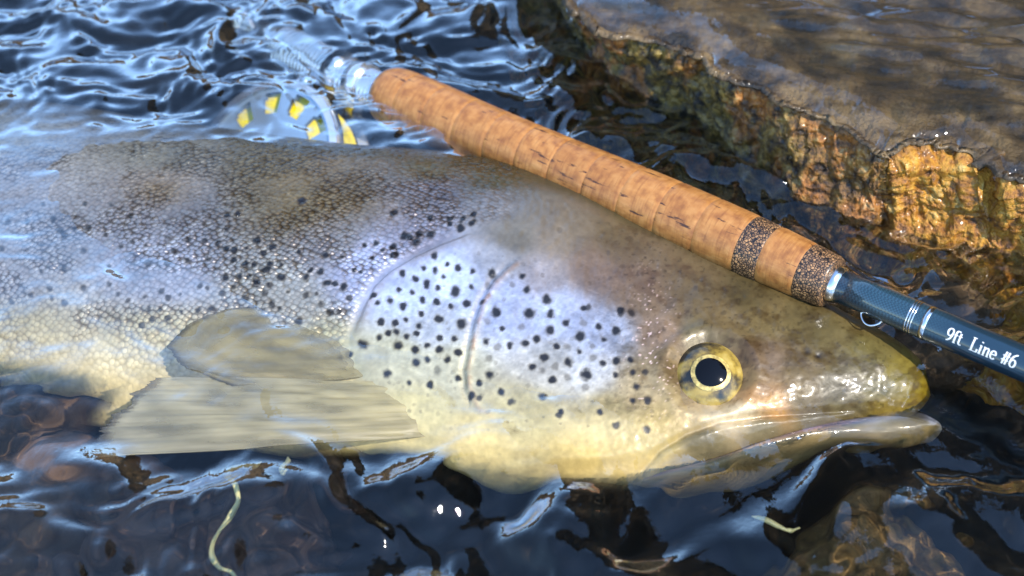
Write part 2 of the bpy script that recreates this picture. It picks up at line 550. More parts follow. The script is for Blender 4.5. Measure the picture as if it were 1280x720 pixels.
# ------------------------------------------------------------------ rock ledge
ROCK_Z = 0.034
def build_rock():
    top = np.array([at_z(px, py, ROCK_Z) for px, py in [(640, -140), (672, -70), (706, -12), (726, 24), (765, 42), (828, 50), (872, 72), (908, 96), (950, 112), (1000, 132), (1052, 152), (1096, 184), (1116, 190), (1140, 178), (1182, 176), (1240, 204), (1296, 228), (1370, 262), (1460, 300), (1600, 350)]])
    bot = np.array([at_z(px, py, -0.002) for px, py in [(640, -110), (684, -30), (716, 30), (742, 66), (772, 96), (806, 120), (862, 142), (902, 176), (958, 216), (1000, 248), (1056, 280), (1096, 286), (1122, 288), (1160, 292), (1210, 306), (1250, 312), (1310, 326), (1380, 350), (1470, 390), (1600, 440)]])
    nc = 560
    T = curve(top, nc); B = curve(bot, nc)
    back = np.array([0.52, 0.854, 0.0])
    sn = np.linspace(0, 1, nc)
    jag = 0.0034 * fbm2(sn * 26, sn * 0, 41, 4, 0.6)
    T0 = T.copy(); T = T + back * jag[:, None]
    T[:, 2] += 0.0010 * fbm2(sn * 20, sn * 0 + 3, 44, 4, 0.6)
    s = np.linspace(0, 1, nc)
    tb = np.concatenate([np.linspace(0.60, 0.16, 14, endpoint=False), np.linspace(0.16, 0.0, 110, endpoint=False) ** 1.0])
    rows = []
    uvw = []
    for t in tb:
        P = T0 + back * (t + jag * math.exp(-t / 0.007))[:, None]
        P[:, 2] = ROCK_Z + (T[:, 2] - ROCK_Z) * math.exp(-t / 0.007) - 0.0015 - 0.010 * float(sstep(0.02, 0.2, np.array(t)))
        rows.append((P, 0.0, t))
    nf = 80
    for k in range(nf + 1):
        f = k / nf
        P = T * (1 - f) + B * f
        # rounded lip, then an almost upright face
        rows.append((P, f, 0.0))
    for k in range(1, 26):
        f = k / 25
        P = B - back * 0.016 * f
        P[:, 2] = -0.002 - 0.112 * f
        rows.append((P, 1.0 + f, 0.0))
    V = np.stack([r[0] for r in rows], 0)                      # rows x nc x 3
    fr = np.array([r[1] for r in rows])[:, None] * np.ones((1, nc))
    tt = np.array([r[2] for r in rows])[:, None] * np.ones((1, nc))
    nrm = np.cross(np.gradient(V, axis=1), np.gradient(V, axis=0))
    nrm /= np.linalg.norm(nrm, axis=-1)[..., None] + 1e-12
    if nrm[5, :, 2].mean() < 0: nrm = -nrm
    x, y, z = V[..., 0], V[..., 1], V[..., 2]
    w1 = 0.010 * fbm3(x * 45 + 5, y * 45, z * 45, 61, 2)
    rx, ry, rz = 0.8 * x - 0.5 * y + 0.33 * z + w1, 0.45 * x + 0.85 * y - 0.27 * z - w1, -0.3 * x + 0.2 * y + 0.93 * z + w1
    big = fbm3(rx * 34, ry * 34, rz * 34, 1, 3)
    mid = 0.55 - 1.3 * np.abs(fbm3(rx * 95, ry * 95, rz * 80, 4, 5, 0.62))
    facew = sstep(0.0, 0.15, fr)
    lip = np.exp(-(tt / 0.006) ** 2) * (fr <= 0) + np.exp(-(fr / 0.2) ** 2) * (fr > 0)
    d = facew * (0.0036 * big + 0.0019 * mid) + (1 - facew) * (0.0022 * big + 0.0006 * mid) - (0.002 + 0.002 * big) * lip
    # the golden block at the right juts out; a crack stands at its shoulder
    px, py = project(V.reshape(-1, 3)); px, py = px.reshape(x.shape), py.reshape(x.shape)
    gold = sstep(1098, 1122, px + 6 * mid) * (fr > -1)
    crack = np.exp(-((px - 1238 - 0.30 * (py - 220)) / 7) ** 2) * sstep(175, 200, py) * (1 - sstep(245, 265, py))
    notch = np.exp(-((px - 1106) / 9.0) ** 2) * facew
    d = d + 0.003 * gold * facew - 0.008 * crack - 0.004 * notch
    shelf = np.exp(-((py - 208 - 0.06 * (px - 1180)) / 6.0) ** 2) * (px > 1120) * (px < 1236)
    d = d + 0.0022 * shelf * facew
    V = V + nrm * d[..., None]
    me = mesh('rock_ledge', V.reshape(-1, 3), grid_faces(len(rows), nc))
    c = np.zeros((V.shape[0] * nc, 3))
    c[:, 0] = gold.ravel()
    c[:, 1] = (facew * 1.0).ravel()
    moss = sstep(0.05, 0.5, facew * (1 - gold) * (0.55 + fbm3(x * 70, y * 70, z * 40, 9, 3)))
    c[:, 2] = (moss * (1 - sstep(900, 1080, px) * 0.55)).ravel()
    set_attr(me, 'Zone', c)
    m, nt, p = nmat('ledge_stone')
    at = N(nt, 'ShaderNodeAttribute', attribute_name='Zone')
    sp = N(nt, 'ShaderNodeSeparateColor'); nt.links.new(at.outputs['Color'], sp.inputs[0])
    tc = N(nt, 'ShaderNodeTexCoord')
    def nz(sc, det=8, rough=0.6):
        n = N(nt, 'ShaderNodeTexNoise'); n.inputs['Scale'].default_value = sc; n.inputs['Detail'].default_value = det; n.inputs['Roughness'].default_value = rough
        nt.links.new(tc.outputs['Object'], n.inputs['Vector'])
        return n.outputs['Fac']
    n_a, n_b, n_c = nz(55), nz(190), nz(420, 4)
    topc = ramp(nt, n_a, [(0.36, (0.012, 0.008, 0.003)), (0.5, (0.085, 0.050, 0.017)), (0.64, (0.21, 0.135, 0.055))])
    rust = ramp(nt, n_b, [(0.32, (0.012, 0.007, 0.003)), (0.45, (0.20, 0.080, 0.014)), (0.57, (0.44, 0.165, 0.024)), (0.70, (0.50, 0.34, 0.14))])
    mossc = ramp(nt, n_b, [(0.38, (0.008, 0.006, 0.002)), (0.50, (0.12, 0.080, 0.012)), (0.62, (0.32, 0.21, 0.04)), (0.76, (0.46, 0.36, 0.17))])
    goldc = ramp(nt, n_b, [(0.32, (0.10, 0.034, 0.003)), (0.45, (0.40, 0.155, 0.010)), (0.58, (0.56, 0.27, 0.024)), (0.75, (0.66, 0.47, 0.15))])
    c1 = mix_c(nt, sp.outputs[1], topc, rust)
    c2 = mix_c(nt, sp.outputs[2], c1, mossc)
    c3 = mix_c(nt, math_n(nt, 'MULTIPLY', sp.outputs[0], sp.outputs[1]), c2, goldc)
    nt.links.new(c3, p.inputs['Base Color'])
    p.inputs['Roughness'].default_value = 0.55
    p.inputs['Coat Weight'].default_value = 0.4
    p.inputs['Coat Roughness'].default_value = 0.16
    nt.links.new(bump(nt, n_c, 0.9, 0.0018, bump(nt, n_b, 1.0, 0.0035)), p.inputs['Normal'])
    o = link('rock_ledge', me, m)
    tag(o, 'rugged brown rock ledge with mossy face and golden block at its end', 'rock')
    o.cycles.is_caustics_receiver = True
    # water sliding over the ledge
    tb = np.concatenate([np.linspace(0.60, 0.22, 20, endpoint=False), np.linspace(0.22, 0.0, 200)])
    Fm = []
    for t in tb:
        P = T0 + back * (t + jag * math.exp(-t / 0.007))[:, None]
        x, y = P[:, 0], P[:, 1]
        edge = float(sstep(0.0, 0.03, np.array(t)))
        w = wave_sum(x + 0.004 * noise2(x * 60, y * 60, 3), y, 34, 0.007, 0.050, 1.30, 0.30, 91, 0.3)
        P[:, 2] = ROCK_Z + (T[:, 2] - ROCK_Z) * math.exp(-t / 0.007) - 0.0013 + (0.0018 + 0.0016 * edge) * min(1.0, 0.35 + edge) + (0.00016 + 0.0017 * float(sstep(0.015, 0.09, np.array(t)))) * w - 0.005 * (1 - sstep(0.001, 0.009, t + 0.004 * noise2(x * 90, y * 90, 8)))
        Fm.append(P)
    fm = link('water_film', mesh('water_film', np.array(Fm).reshape(-1, 3), grid_faces(len(tb), nc)), M_FILM)
    tag(fm, kind='structure')
    fm.cycles.is_caustics_caster = True
    return o

build_rock()

# ------------------------------------------------------------------ the trout
A_TILT = math.radians(4)
NV = np.array([-0.095, -math.sin(A_TILT), math.cos(A_TILT)]); NV /= np.linalg.norm(NV)
P0 = at_z(640, 430, -0.0232)
pa, pb = at_plane(1160, 505, P0, NV), at_plane(60, 345, P0, NV)
LV = (pa - pb) / np.linalg.norm(pa - pb)
QV = np.cross(NV, LV)

def to_lq(px, py):
    v = at_plane(px, py, P0, NV) - P0
    return float(v @ LV), float(v @ QV)

def from_lq(l, q, h=0.0):
    return P0 + LV * l + QV * q + NV * h

DORSAL = [(1163, 494), (1161, 483), (1156, 468), (1141, 450), (1100, 423), (1050, 400), (1000, 376), (950, 350), (900, 322), (850, 298), (800, 276), (740, 250), (690, 234), (650, 223), (560, 206), (440, 198), (330, 184), (200, 166), (100, 148), (0, 134)]
VENTRAL = [(1163, 494), (1160, 500), (1150, 510), (1120, 521), (1060, 534), (1000, 556), (940, 578), (880, 598), (820, 612), (760, 622), (700, 624), (600, 612), (500, 590), (400, 570), (300, 552), (200, 536), (100, 520), (0, 506)]
dlq = np.array([to_lq(*p) for p in DORSAL]); vlq = np.array([to_lq(*p) for p in VENTRAL])
L_TIP = max(dlq[0, 0], vlq[0, 0]); dlq[0] = vlq[0] = (dlq[0] + vlq[0]) / 2; L_TIP = dlq[0, 0]
L_EDGE = min(dlq[-1, 0], vlq[-1, 0])
L_TAIL = L_EDGE - 0.36
dl = [(l, q) for l, q in dlq] + [(L_EDGE - 0.10, dlq[-1, 1] - 0.004), (L_EDGE - 0.22, dlq[-1, 1] - 0.026), (L_EDGE - 0.31, dlq[-1, 1] - 0.040), (L_TAIL, dlq[-1, 1] - 0.042)]
vl = [(l, q) for l, q in vlq] + [(L_EDGE - 0.10, vlq[-1, 1] + 0.006), (L_EDGE - 0.22, vlq[-1, 1] + 0.030), (L_EDGE - 0.31, vlq[-1, 1] + 0.040), (L_TAIL, vlq[-1, 1] + 0.040)]

def q_dorsal(l): return pchip([a for a, b in dl], [b for a, b in dl], l)
def q_ventral(l): return pchip([a for a, b in vl], [b for a, b in vl], l)
def thick(l):
    k = L_TIP - l
    return pchip([0, 0.004, 0.012, 0.03, 0.06, 0.10, 0.15, 0.20, 0.27, 0.36, 0.48, 0.60, 0.68, 0.73],
                 [0.0, 0.0075, 0.0125, 0.0180, 0.0235, 0.0268, 0.0305, 0.0335, 0.0365, 0.0370, 0.0300, 0.0180, 0.0085, 0.0050], k)

def surf(l, q):
    """near-side half thickness at (l, q)"""
    qd, qv = q_dorsal(l), q_ventral(l)
    s = np.clip((q - (qd + qv) / 2) / ((qd - qv) / 2 + 1e-9), -1, 1)
    return thick(l) * np.sqrt(1 - s * s) ** 0.92

def on_flank(px, py, lift=0.0):
    """point of the near flank seen at a pixel"""
    d = ray(px, py)
    t = np.dot(P0 - CAM, NV) / np.dot(d, NV)
    for _ in range(40):
        X = CAM + d * t
        v = X - P0
        h = float(surf(np.array([v @ LV]), np.array([v @ QV]))[0])
        t += (h + lift - v @ NV) / np.dot(d, NV) * 0.8
    return CAM + d * t

OPERCLE = [(700, 268), (647, 290), (587, 294), (553, 306), (517, 322), (487, 340), (468, 358), (458, 378), (447, 404), (440, 428), (446, 462), (470, 502), (500, 536), (540, 562), (600, 585), (680, 596), (760, 590), (840, 560), (860, 400), (800, 300)]
PREOP = [(660, 322), (640, 338), (621, 356), (607, 380), (597, 408), (591, 438), (586, 466), (588, 490), (600, 515), (640, 540), (700, 556)]
CHEEK = [(828, 380), (810, 410), (806, 440), (812, 470), (830, 500), (860, 525)]
MAXILLA = [(1068, 516), (1010, 519), (950, 523), (900, 531), (860, 545), (825, 566), (806, 590), (812, 603), (850, 604), (910, 588), (980, 562), (1040, 540), (1085, 530)]
MOUTH = [(1164, 500), (1135, 519), (1085, 531), (1040, 541), (985, 562), (915, 589), (850, 606)]
EYE = (887, 468)

z7 = [(372,130),(420,160),(460,175),(332,177),(375,183),(513,190),(585,193),(253,195),(407,208),(301,217),(342,236),(388,248),(508,246),(448,263),(238,256),(288,264),(140,278),(205,298),(327,294),(379,303),(490,310),(432,320),(256,318),(550,300),(158,306),(322,347),(388,368),(474,386),(266,370),(171,377),(315,393),(223,380),(230,415),(306,420),(266,431),(200,420),(164,436),(390,436),(445,442),(107,460),(233,465),(343,465),(460,491),(390,481),(302,530),(347,521),(421,516),(301,483),(48,490),(15,505),(196,570),(277,605),(354,613),(385,558),(460,590),
      (700,207),(664,240),(717,258),(788,296),(602,342),(728,347),(805,349),(930,322),(865,381),(928,380),(985,395),(1067,330),(1050,408),(803,410),(697,396),(622,402),(571,376),(915,430),(752,442),(710,458),(655,468),(610,470),(563,453),(828,470),(868,470),(1006,442),(966,467),(914,490),(963,510),(783,510),(873,527),(1000,530),(1051,522),(1105,515),(738,542),(825,545),(940,573),(813,593),(870,585),(776,560),(1048,575),(1112,563),(1127,613),(937,625),(1112,665),(1167,668),(577,575),(537,605),(514,655),(622,640),(775,655),(990,712),(845,715),(575,515),(568,240)]
big7 = {(788,296),(728,347),(805,349),(803,410),(602,342),(474,386),(585,193),(915,430),(783,510),(940,573),(577,575),(873,527),(388,368),(107,460),(233,465),(302,530),(342,236),(448,263)}
faint7 = {(697,396),(571,376),(610,470),(868,470),(963,510),(825,545),(776,560),(870,585),(937,625),(575,515),(568,240),(385,558),(928,380),(664,240),(966,467)}
z3 = [(845,347),(1028,375),(1135,375),(1195,382),(1245,362),(1130,405),(1185,428),(1242,405),(1032,452),(980,450),(930,470),(840,515),(795,530),(848,553),(703,505),(760,495),(508,555),(592,565),(648,635),(686,635),(735,570),(375,540),(435,630),(480,640),(555,700),(515,692),(597,715),(195,545),(243,518),(150,602),(230,597),(283,602),(110,597),(208,632),(112,520),(50,530),(12,520),(48,580),(78,657),(122,660),(158,690),(222,700),(12,668),(290,660),(410,670),(20,355),(70,348),(12,430),(162,482),(900,460),(960,495),(390,285)]
z4 = [(390,38),(442,40),(312,40),(272,38),(208,20),(173,105),(238,97),(283,100),(318,125),(388,145),(212,158),(270,210),(400,240),(287,268),(478,178),(362,190),(450,105),(622,188),(715,138),(757,160),(675,130),(570,200),(645,238),(735,275),(690,283),(785,212),(535,325),(600,410),(440,258),(150,185),(40,150),(80,160),(30,275),(100,265),(368,72)]
z1 = [(555,468),(655,515),(1140,515),(1190,505),(1130,588),(1018,645),(1090,658),(1130,682),(1170,690),(1232,682),(840,628),(530,610),(440,582),(268,532),(135,548),(160,615),(300,592),(320,610),(372,580),(425,465),(218,457),(45,545),(420,690),(605,672),(730,665),(870,695),(210,660),(665,648),(10,685),(1015,565),(990,540),(940,635)]
z2 = [(250,240),(545,220),(315,145),(545,130),(420,240),(320,315),(258,290),(590,268),(640,300),(722,285),(840,288),(745,340),(805,348),(905,358),(990,352),(760,400),(710,425),(840,388),(935,100),(1045,95),(1165,100),(1232,115),(1130,185),(1198,178),(1242,180),(1000,230),(1110,262),(1170,238),(1233,292),(900,272),(810,258),(740,120),(830,112),(205,155),(60,310),(150,275)]
SPOTS = []
for p in z7: SPOTS.append((420 + p[0] / 3, 280 + p[1] / 3, (6.9 if p in big7 else 5.0) * random.uniform(0.85, 1.2), 0.55 if p in faint7 else 1.0, 1.0))
for p in z3: SPOTS.append((280 + p[0] / 4, 180 + p[1] / 4, 4.5 * random.uniform(0.75, 1.2), 1.0, 1.35))
for p in z4: SPOTS.append((240 + p[0] / 4, 320 + p[1] / 4, 4.4 * random.uniform(0.75, 1.25), 0.9, 1.0))
for p in z1: SPOTS.append((p[0] / 4, 140 + p[1] / 4, 3.9 * random.uniform(0.75, 1.25), 0.9, 1.1))
for p in z2: SPOTS.append((p[0] / 4, 300 + p[1] / 4, 4.3 * random.uniform(0.75, 1.25), 0.85, 1.0))
SPOTS += [(x, y, 5.0, 0.9, 1.0) for x, y in [(750, 518), (700, 521), (770, 534), (808, 538), (640, 505), (600, 500), (680, 498), (730, 470), (735, 387), (776, 394), (790, 392), (806, 465), (810, 500)]]
SPOTS += [(x, y, 3.0, 0.3, 1.0) for x, y in [(870, 360), (905, 392), (940, 388), (842, 352), (800, 330), (760, 318), (980, 412), (830, 340), (985, 470), (700, 292)]]
for _ in range(260):                                               # faint small flecks between the spots of the gill cover
    SPOTS.append((random.uniform(470, 830), random.uniform(320, 540), random.uniform(1.4, 2.8), random.uniform(0.12, 0.38), 1.0))
for _ in range(150):                                               # the part of the fish beyond the frame
    SPOTS.append((random.uniform(-900, -5), random.uniform(170, 420), random.uniform(3.5, 5.5), 0.9, 1.0))

CC = [  # px, py, sRGB skin colour; gill plates include the sky's bluish reflection
 (-600, 170, 112, 108, 88), (-600, 300, 150, 148, 140), (-600, 480, 196, 180, 130),
 (0, 150, 112, 110, 96), (0, 230, 138, 136, 134), (0, 330, 158, 155, 150), (0, 430, 178, 166, 128), (0, 500, 190, 172, 122),
 (200, 180, 110, 106, 92), (200, 250, 140, 134, 128), (200, 340, 170, 168, 168), (200, 430, 180, 168, 130), (200, 520, 192, 174, 124),
 (350, 190, 98, 90, 66), (370, 250, 128, 116, 92), (420, 230, 116, 104, 84), (420, 300, 150, 144, 138), (350, 370, 168, 162, 146), (400, 450, 178, 166, 120), (450, 550, 190, 174, 118),
 (540, 212, 96, 88, 62), (540, 240, 130, 126, 128), (520, 290, 150, 146, 152), (460, 330, 196, 196, 208), (620, 226, 96, 88, 62), (620, 255, 136, 130, 124), (640, 300, 128, 120, 106),
 (520, 370, 196, 200, 214), (570, 350, 202, 206, 220), (540, 410, 184, 182, 176), (500, 450, 172, 164, 132), (560, 460, 176, 168, 138), (520, 520, 186, 172, 122), (600, 560, 190, 170, 112),
 (640, 380, 196, 198, 212), (700, 390, 202, 206, 222), (760, 420, 204, 208, 222), (740, 465, 214, 212, 210), (690, 460, 190, 184, 172), (660, 520, 184, 170, 124), (760, 520, 182, 168, 126), (800, 480, 190, 172, 138),
 (620, 330, 168, 166, 166), (680, 350, 166, 158, 158), (740, 340, 146, 128, 116), (800, 370, 142, 122, 100), (700, 300, 134, 122, 108), (780, 310, 122, 108, 84), (830, 420, 168, 142, 120),
 (860, 350, 116, 102, 74), (900, 400, 132, 114, 82), (960, 400, 126, 110, 76), (1000, 400, 120, 106, 72), (940, 365, 104, 92, 62), (1040, 420, 118, 106, 72), (1090, 440, 118, 108, 66), (1130, 470, 140, 126, 58), (1100, 485, 122, 112, 62),
 (960, 450, 136, 114, 94), (1000, 460, 130, 112, 80), (1050, 480, 112, 102, 78), (1145, 492, 170, 150, 48), (1110, 508, 176, 154, 72), (1060, 505, 128, 118, 88),
 (940, 500, 176, 134, 86), (970, 505, 196, 150, 96), (1000, 500, 140, 122, 88), (900, 512, 222, 202, 168), (860, 516, 200, 178, 138), (930, 516, 224, 206, 176), (830, 530, 188, 168, 116),
 (820, 560, 178, 162, 112), (880, 560, 120, 112, 88), (950, 540, 118, 110, 88), (1020, 530, 126, 116, 92), (860, 590, 146, 134, 104), (780, 580, 178, 160, 108), (720, 580, 186, 166, 110), (760, 615, 160, 150, 118), (660, 600, 176, 160, 110), (840, 450, 150, 128, 92), (930, 470, 138, 116, 80), (870, 420, 130, 118, 88)]

def skin_colour(px, py):
    P = np.array([c[:2] for c in CC], float); K = np.array([lin(c[2:]) for c in CC])
    num = np.zeros(px.shape + (3,)); den = np.zeros(px.shape)
    for (cx, cy), k in zip(P, K):
        w = 1.0 / (((px - cx) * 0.85) ** 2 + (py - cy) ** 2 + 120.0) ** 2.5
        den += w; num += w[..., None] * k
    return num / den[..., None]

def build_trout():
    trout = empty('brown_trout', tuple(from_lq(0, 0)))
    base = np.array(trout.location)
    tag(trout, 'large spotted brown trout lying on its side half under water', 'fish')
    # stations from tail to snout, dense where the picture shows them
    l1 = np.linspace(L_TAIL, L_EDGE, 150, endpoint=False)
    l2 = np.linspace(L_EDGE, L_TIP - 0.02, 880, endpoint=False)
    l3 = L_TIP - 0.02 * (1 - np.linspace(0, 1, 110)) ** 1.8
    ls = np.concatenate([l1, l2, l3])
    nn, nfar = 430, 70
    th = np.concatenate([np.linspace(-math.pi / 2, math.pi / 2, nn, endpoint=False), np.linspace(math.pi / 2, 3 * math.pi / 2, nfar, endpoint=False)])
    qd, qv, T = q_dorsal(ls), q_ventral(ls), thick(ls)
    qc, qh = (qd + qv) / 2, (qd - qv) / 2
    Lg = ls[:, None] * np.ones_like(th)[None]
    Qg = qc[:, None] + qh[:, None] * np.sin(th)[None]
    cs = np.cos(th)[None]
    Hg = T[:, None] * np.sign(cs) * np.abs(cs) ** 0.92
    Xn = from_lq(0, 0) + Lg[..., None] * LV + Qg[..., None] * QV + np.abs(Hg)[..., None] * NV   # mirrored to the near side
    px, py = project(Xn.reshape(-1, 3)); px, py = px.reshape(Lg.shape), py.reshape(Lg.shape)
    px = np.where(px < -2000, -2000, px)
    # relief, in metres
    D = np.zeros_like(px)
    so = sdf(px, py, OPERCLE)
    wr = np.where(py < 400, 1 - sstep(520, 630, px), 1 - sstep(640, 800, px))
    D += 0.0017 * (1 - (1 - sstep(-1.5 - 10 * sstep(380, 450, py), 5 + 10 * sstep(380, 450, py), so)) * wr) * (1 - sstep(700, 880, px))
    D += -0.0005 * np.exp(-((so + 5) / 6) ** 2) * wr * (1 - sstep(380, 440, py))
    dp, sp_ = dist_poly(px, py, PREOP)
    left = np.where(sp_ > 0, dp, -dp)                          # which side is decided by direction of travel
    ridge = np.exp(-(dp / 4.0) ** 2)
    fade = sstep(318, 350, py) * (1 - sstep(490, 545, py))
    D += 0.0007 * ridge * fade - 0.0009 * np.exp(-((np.hypot(0, dp - 7)) / 4.0) ** 2) * fade * (px < np.interp(py, [322, 356, 408, 466, 490], [660, 621, 597, 586, 588]))
    dc, _ = dist_poly(px, py, CHEEK)
    D += 0.0005 * np.exp(-(dc / 10) ** 2) * -1
    ex, ey = px - EYE[0], py - EYE[1]
    re = np.hypot(ex / 1.08, ey)
    D += -0.0042 * np.exp(-(re / 40) ** 4) + 0.0013 * np.exp(-((re - 56) / 9) ** 2) * (0.5 + 0.5 * sstep(10, -30, ey))
    sm = sdf(px, py, MAXILLA)
    D += 0.0018 * sstep(-2, 10, sm) - 0.0012 * np.exp(-((sm + 4) / 4) ** 2) * (px < 1120)
    for nx, ny, r, dd in ((1009, 439, 5.5, 0.0005), (1023, 444, 4.5, 0.0006)):
        D -= dd * np.exp(-((px - nx) ** 2 + (py - ny) ** 2) / r ** 2)
    D += 0.0004 * fbm2(px / 40, py / 40, 3, 3) * sstep(760, 860, px) + 0.00012 * fbm2(px / 9, py / 9, 31, 2)
    # folds on the throat
    D += 0.0007 * np.sin((py + 0.25 * px) / 7.0 + 2 * noise2(px / 50, py / 50, 2)) * sstep(545, 580, py) * sstep(560, 640, px) * (1 - sstep(800, 860, px))
    D *= np.clip(np.abs(np.cos(th))[None] * 2.2, 0, 1) * sstep(0, 0.004, L_TIP - Lg)
    # colours
    C = skin_colour(px, py) * (0.72 + 0.14 * (1 - sstep(560, 700, px)))[..., None]
    C *= (1 + 0.35 * sstep(390, 450, py) * (1 - sstep(380, 480, px)))[..., None]  # left belly lightened to make up for dim light under water
    og = np.clip(px_gauss(px, py, 372, 252, 60, 45) + px_gauss(px, py, 200, 238, 45, 22) + 0.7 * px_gauss(px, py, 470, 262, 70, 26), 0, 1)[..., None] * 0.7
    C = C * (1 - og) + og * lin((122, 100, 60))
    C *= (1 + 0.35 * sstep(500, 570, py) * (1 - sstep(820, 900, px)))[..., None]  # throat skin brightened too, against the dimness below the surface
    bl = fbm2(px / 46, py / 34, 51, 4)
    C *= (1 + 0.16 * bl)[..., None]
    sp1 = fbm2(px / 5.0, py / 5.0, 61, 2)
    C *= (1 + 0.10 * sp1)[..., None]
    headz = sstep(690, 820, px) * (1 - sstep(500, 540, py))
    mt = sstep(0.0, 0.8, fbm2(px / 26, py / 18, 71, 4, 0.6))
    mt2 = sstep(0.1, 0.9, fbm2(px / 11, py / 9, 171, 3, 0.6))
    hz = headz * (1 - 0.7 * px_gauss(px, py, 890, 515, 70, 16))
    C *= 1 - hz[..., None] * (0.42 * mt + 0.22 * mt2)[..., None] * np.array([0.85, 0.95, 1.1])
    C *= (1 - 0.34 * hz)[..., None]
    hs = sstep(600, 760, px) * (1 - 0.8 * px_gauss(px, py, 735, 420, 95, 75))
    C *= 1 + hs[..., None] * np.array([0.08, 0.0, -0.20])
    pk = px_gauss(px, py, 780, 350, 90, 45)[..., None] * 0.35
    C = C * (1 - pk) + pk * lin((128, 104, 96)) * 0.8
    speck = sstep(0.62, 0.85, noise2(px / 3.2, py / 3.2, 81)) * headz
    C *= (1 - 0.35 * speck)[..., None]
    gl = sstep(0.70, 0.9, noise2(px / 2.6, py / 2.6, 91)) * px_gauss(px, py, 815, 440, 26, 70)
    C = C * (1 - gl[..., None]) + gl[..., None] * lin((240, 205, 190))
    pl = np.clip(px_gauss(px, py, 560, 400, 140, 90) + px_gauss(px, py, 735, 420, 120, 95), 0, 1)
    C *= (1 + pl * (0.14 * fbm2(px / 15, py / 12, 131, 4, 0.6) + 0.10 * noise2(px / 2.2, py / 2.2, 133)))[..., None]
    scr = sstep(0.55, 0.8, noise2((px + 0.6 * py) / 30, (py - 0.5 * px) / 2.0, 139)) * pl
    C *= (1 + 0.16 * scr)[..., None]
    # the gill edge skin is browner
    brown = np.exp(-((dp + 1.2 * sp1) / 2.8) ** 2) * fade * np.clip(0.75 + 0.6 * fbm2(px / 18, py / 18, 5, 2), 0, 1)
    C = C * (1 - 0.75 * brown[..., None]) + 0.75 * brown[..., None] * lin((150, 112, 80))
    edge = np.exp(-((so - 3.0 + 3 * sp1) / 7.0) ** 2) * wr * (0.7 + 0.3 * bl) * sstep(280, 300, py) * (1 - sstep(400, 450, py))
    C = C * (1 - 0.6 * edge[..., None]) + 0.6 * edge[..., None] * lin((150, 126, 96))
    ns = fbm2(px / 6, py / 6, 99, 2)
    SM = np.zeros_like(px); HALO = np.zeros_like(px)
    for (sx, sy, r, a, asp) in SPOTS:
        m = (np.abs(px - sx) < 3 * r) & (np.abs(py - sy) < 3 * r)
        if not m.any(): continue
        dx, dy = px[m] - sx, py[m] - sy
        if asp > 1:
            u, v = (dx * 0.88 - dy * 0.47) / asp, (dx * 0.47 + dy * 0.88)
        else:
            u, v = dx, dy * 0.98
        d = np.hypot(u, v) + 1.5 * ns[m]
        HALO[m] = np.maximum(HALO[m], a * np.exp(-((d - 1.5 * r) / (0.5 * r)) ** 2))
        SM[m] = np.maximum(SM[m], a * (1 - sstep(r * 0.5, r * 1.22, d)))
    for nx, ny, r in ((1009, 439, 5), (1023, 444, 4)):  # nostril pits: their shade painted as dark colour
        SM = np.maximum(SM, 0.8 * np.exp(-((px - nx) ** 2 + (py - ny) ** 2) / r ** 2))
    SM = np.minimum(SM, 1)
    C *= (1 + 0.16 * HALO * (1 - SM))[..., None]
    C = C * (1 - 0.97 * SM[..., None]) + 0.97 * SM[..., None] * lin((15, 15, 22))
    far = (Hg < 0)
    ridge_b = sstep(0.58, 0.74, np.sin(th)[None] * np.ones_like(px) + 0.02 * bl)[..., None] * (1 - sstep(930, 1050, px))[..., None]
    C = C * (1 - 0.85 * ridge_b) + 0.85 * ridge_b * lin((64, 56, 30))
    silver = np.clip(px_gauss(px, py, 560, 385, 130, 70) + px_gauss(px, py, 735, 420, 95, 75) + px_gauss(px, py, 300, 320, 260, 85, 0.12) + px_gauss(px, py, 500, 255, 230, 50) + px_gauss(px, py, -300, 330, 400, 100) + 0.5 * px_gauss(px, py, 895, 515, 60, 14), 0, 1) * (1 - SM)
    scales = (1 - 0.65 * sstep(380, 470, py)) * (0.45 + 0.55 * sstep(-0.4, 0.5, fbm2(px / 60, py / 40, 17, 3))) * sstep(-2, -20, so) * (1 - sstep(600, 690, px + 0.8 * (py - 240)))
    C *= 1 + silver[..., None] * np.array([0.06, 0.08, 0.18])  # bluish sky sheen tinted into the silvery skin
    # build the skin
    X = from_lq(0, 0) + Lg[..., None] * LV + Qg[..., None] * QV + Hg[..., None] * NV - base
    nr = np.cross(np.gradient(X, axis=0), np.gradient(X, axis=1)); nr /= np.linalg.norm(nr, axis=-1)[..., None] + 1e-12
    if (nr[400, nn // 2] @ NV) < 0: nr = -nr
    dirn = np.where(far, -1.0, 1.0)[..., None] * NV * 0.75 + nr * 0.25
    X = X + dirn * D[..., None]
    SOLIDS.append((X + base)[:, :nn].reshape(-1, 3))
    nl, nt_ = X.shape[:2]
    V = X.reshape(-1, 3)
    Fs = [grid_faces(nl, nt_, True)]
    ring0 = np.arange(nt_)
    V = np.vstack([V, X[0].mean(0)[None]])
    Fs.append(np.stack([np.full(nt_, len(V) - 1), (ring0 + 1) % nt_, ring0], -1))
    cols = C.reshape(-1, 3); msk = np.stack([silver, scales, SM], -1).reshape(-1, 3)
    uv = np.stack([Lg, np.where(th[None] > math.pi / 2, 0.3 + Qg, Qg)], -1).reshape(-1, 2)
    cols = np.vstack([cols, cols[:1]]); msk = np.vstack([msk, msk[:1]]); uv = np.vstack([uv, uv[:1]])
    # the lower jaw, part of the same hide
    top = [(760, 602), (830, 598), (900, 582), (960, 562), (1010, 544), (1060, 530), (1110, 523), (1145, 526), (1166, 536), (1174, 544)]
    low = [(760, 614), (830, 620), (900, 608), (960, 588), (1010, 574), (1060, 568), (1098, 568), (1136, 562), (1160, 553), (1172, 546)]
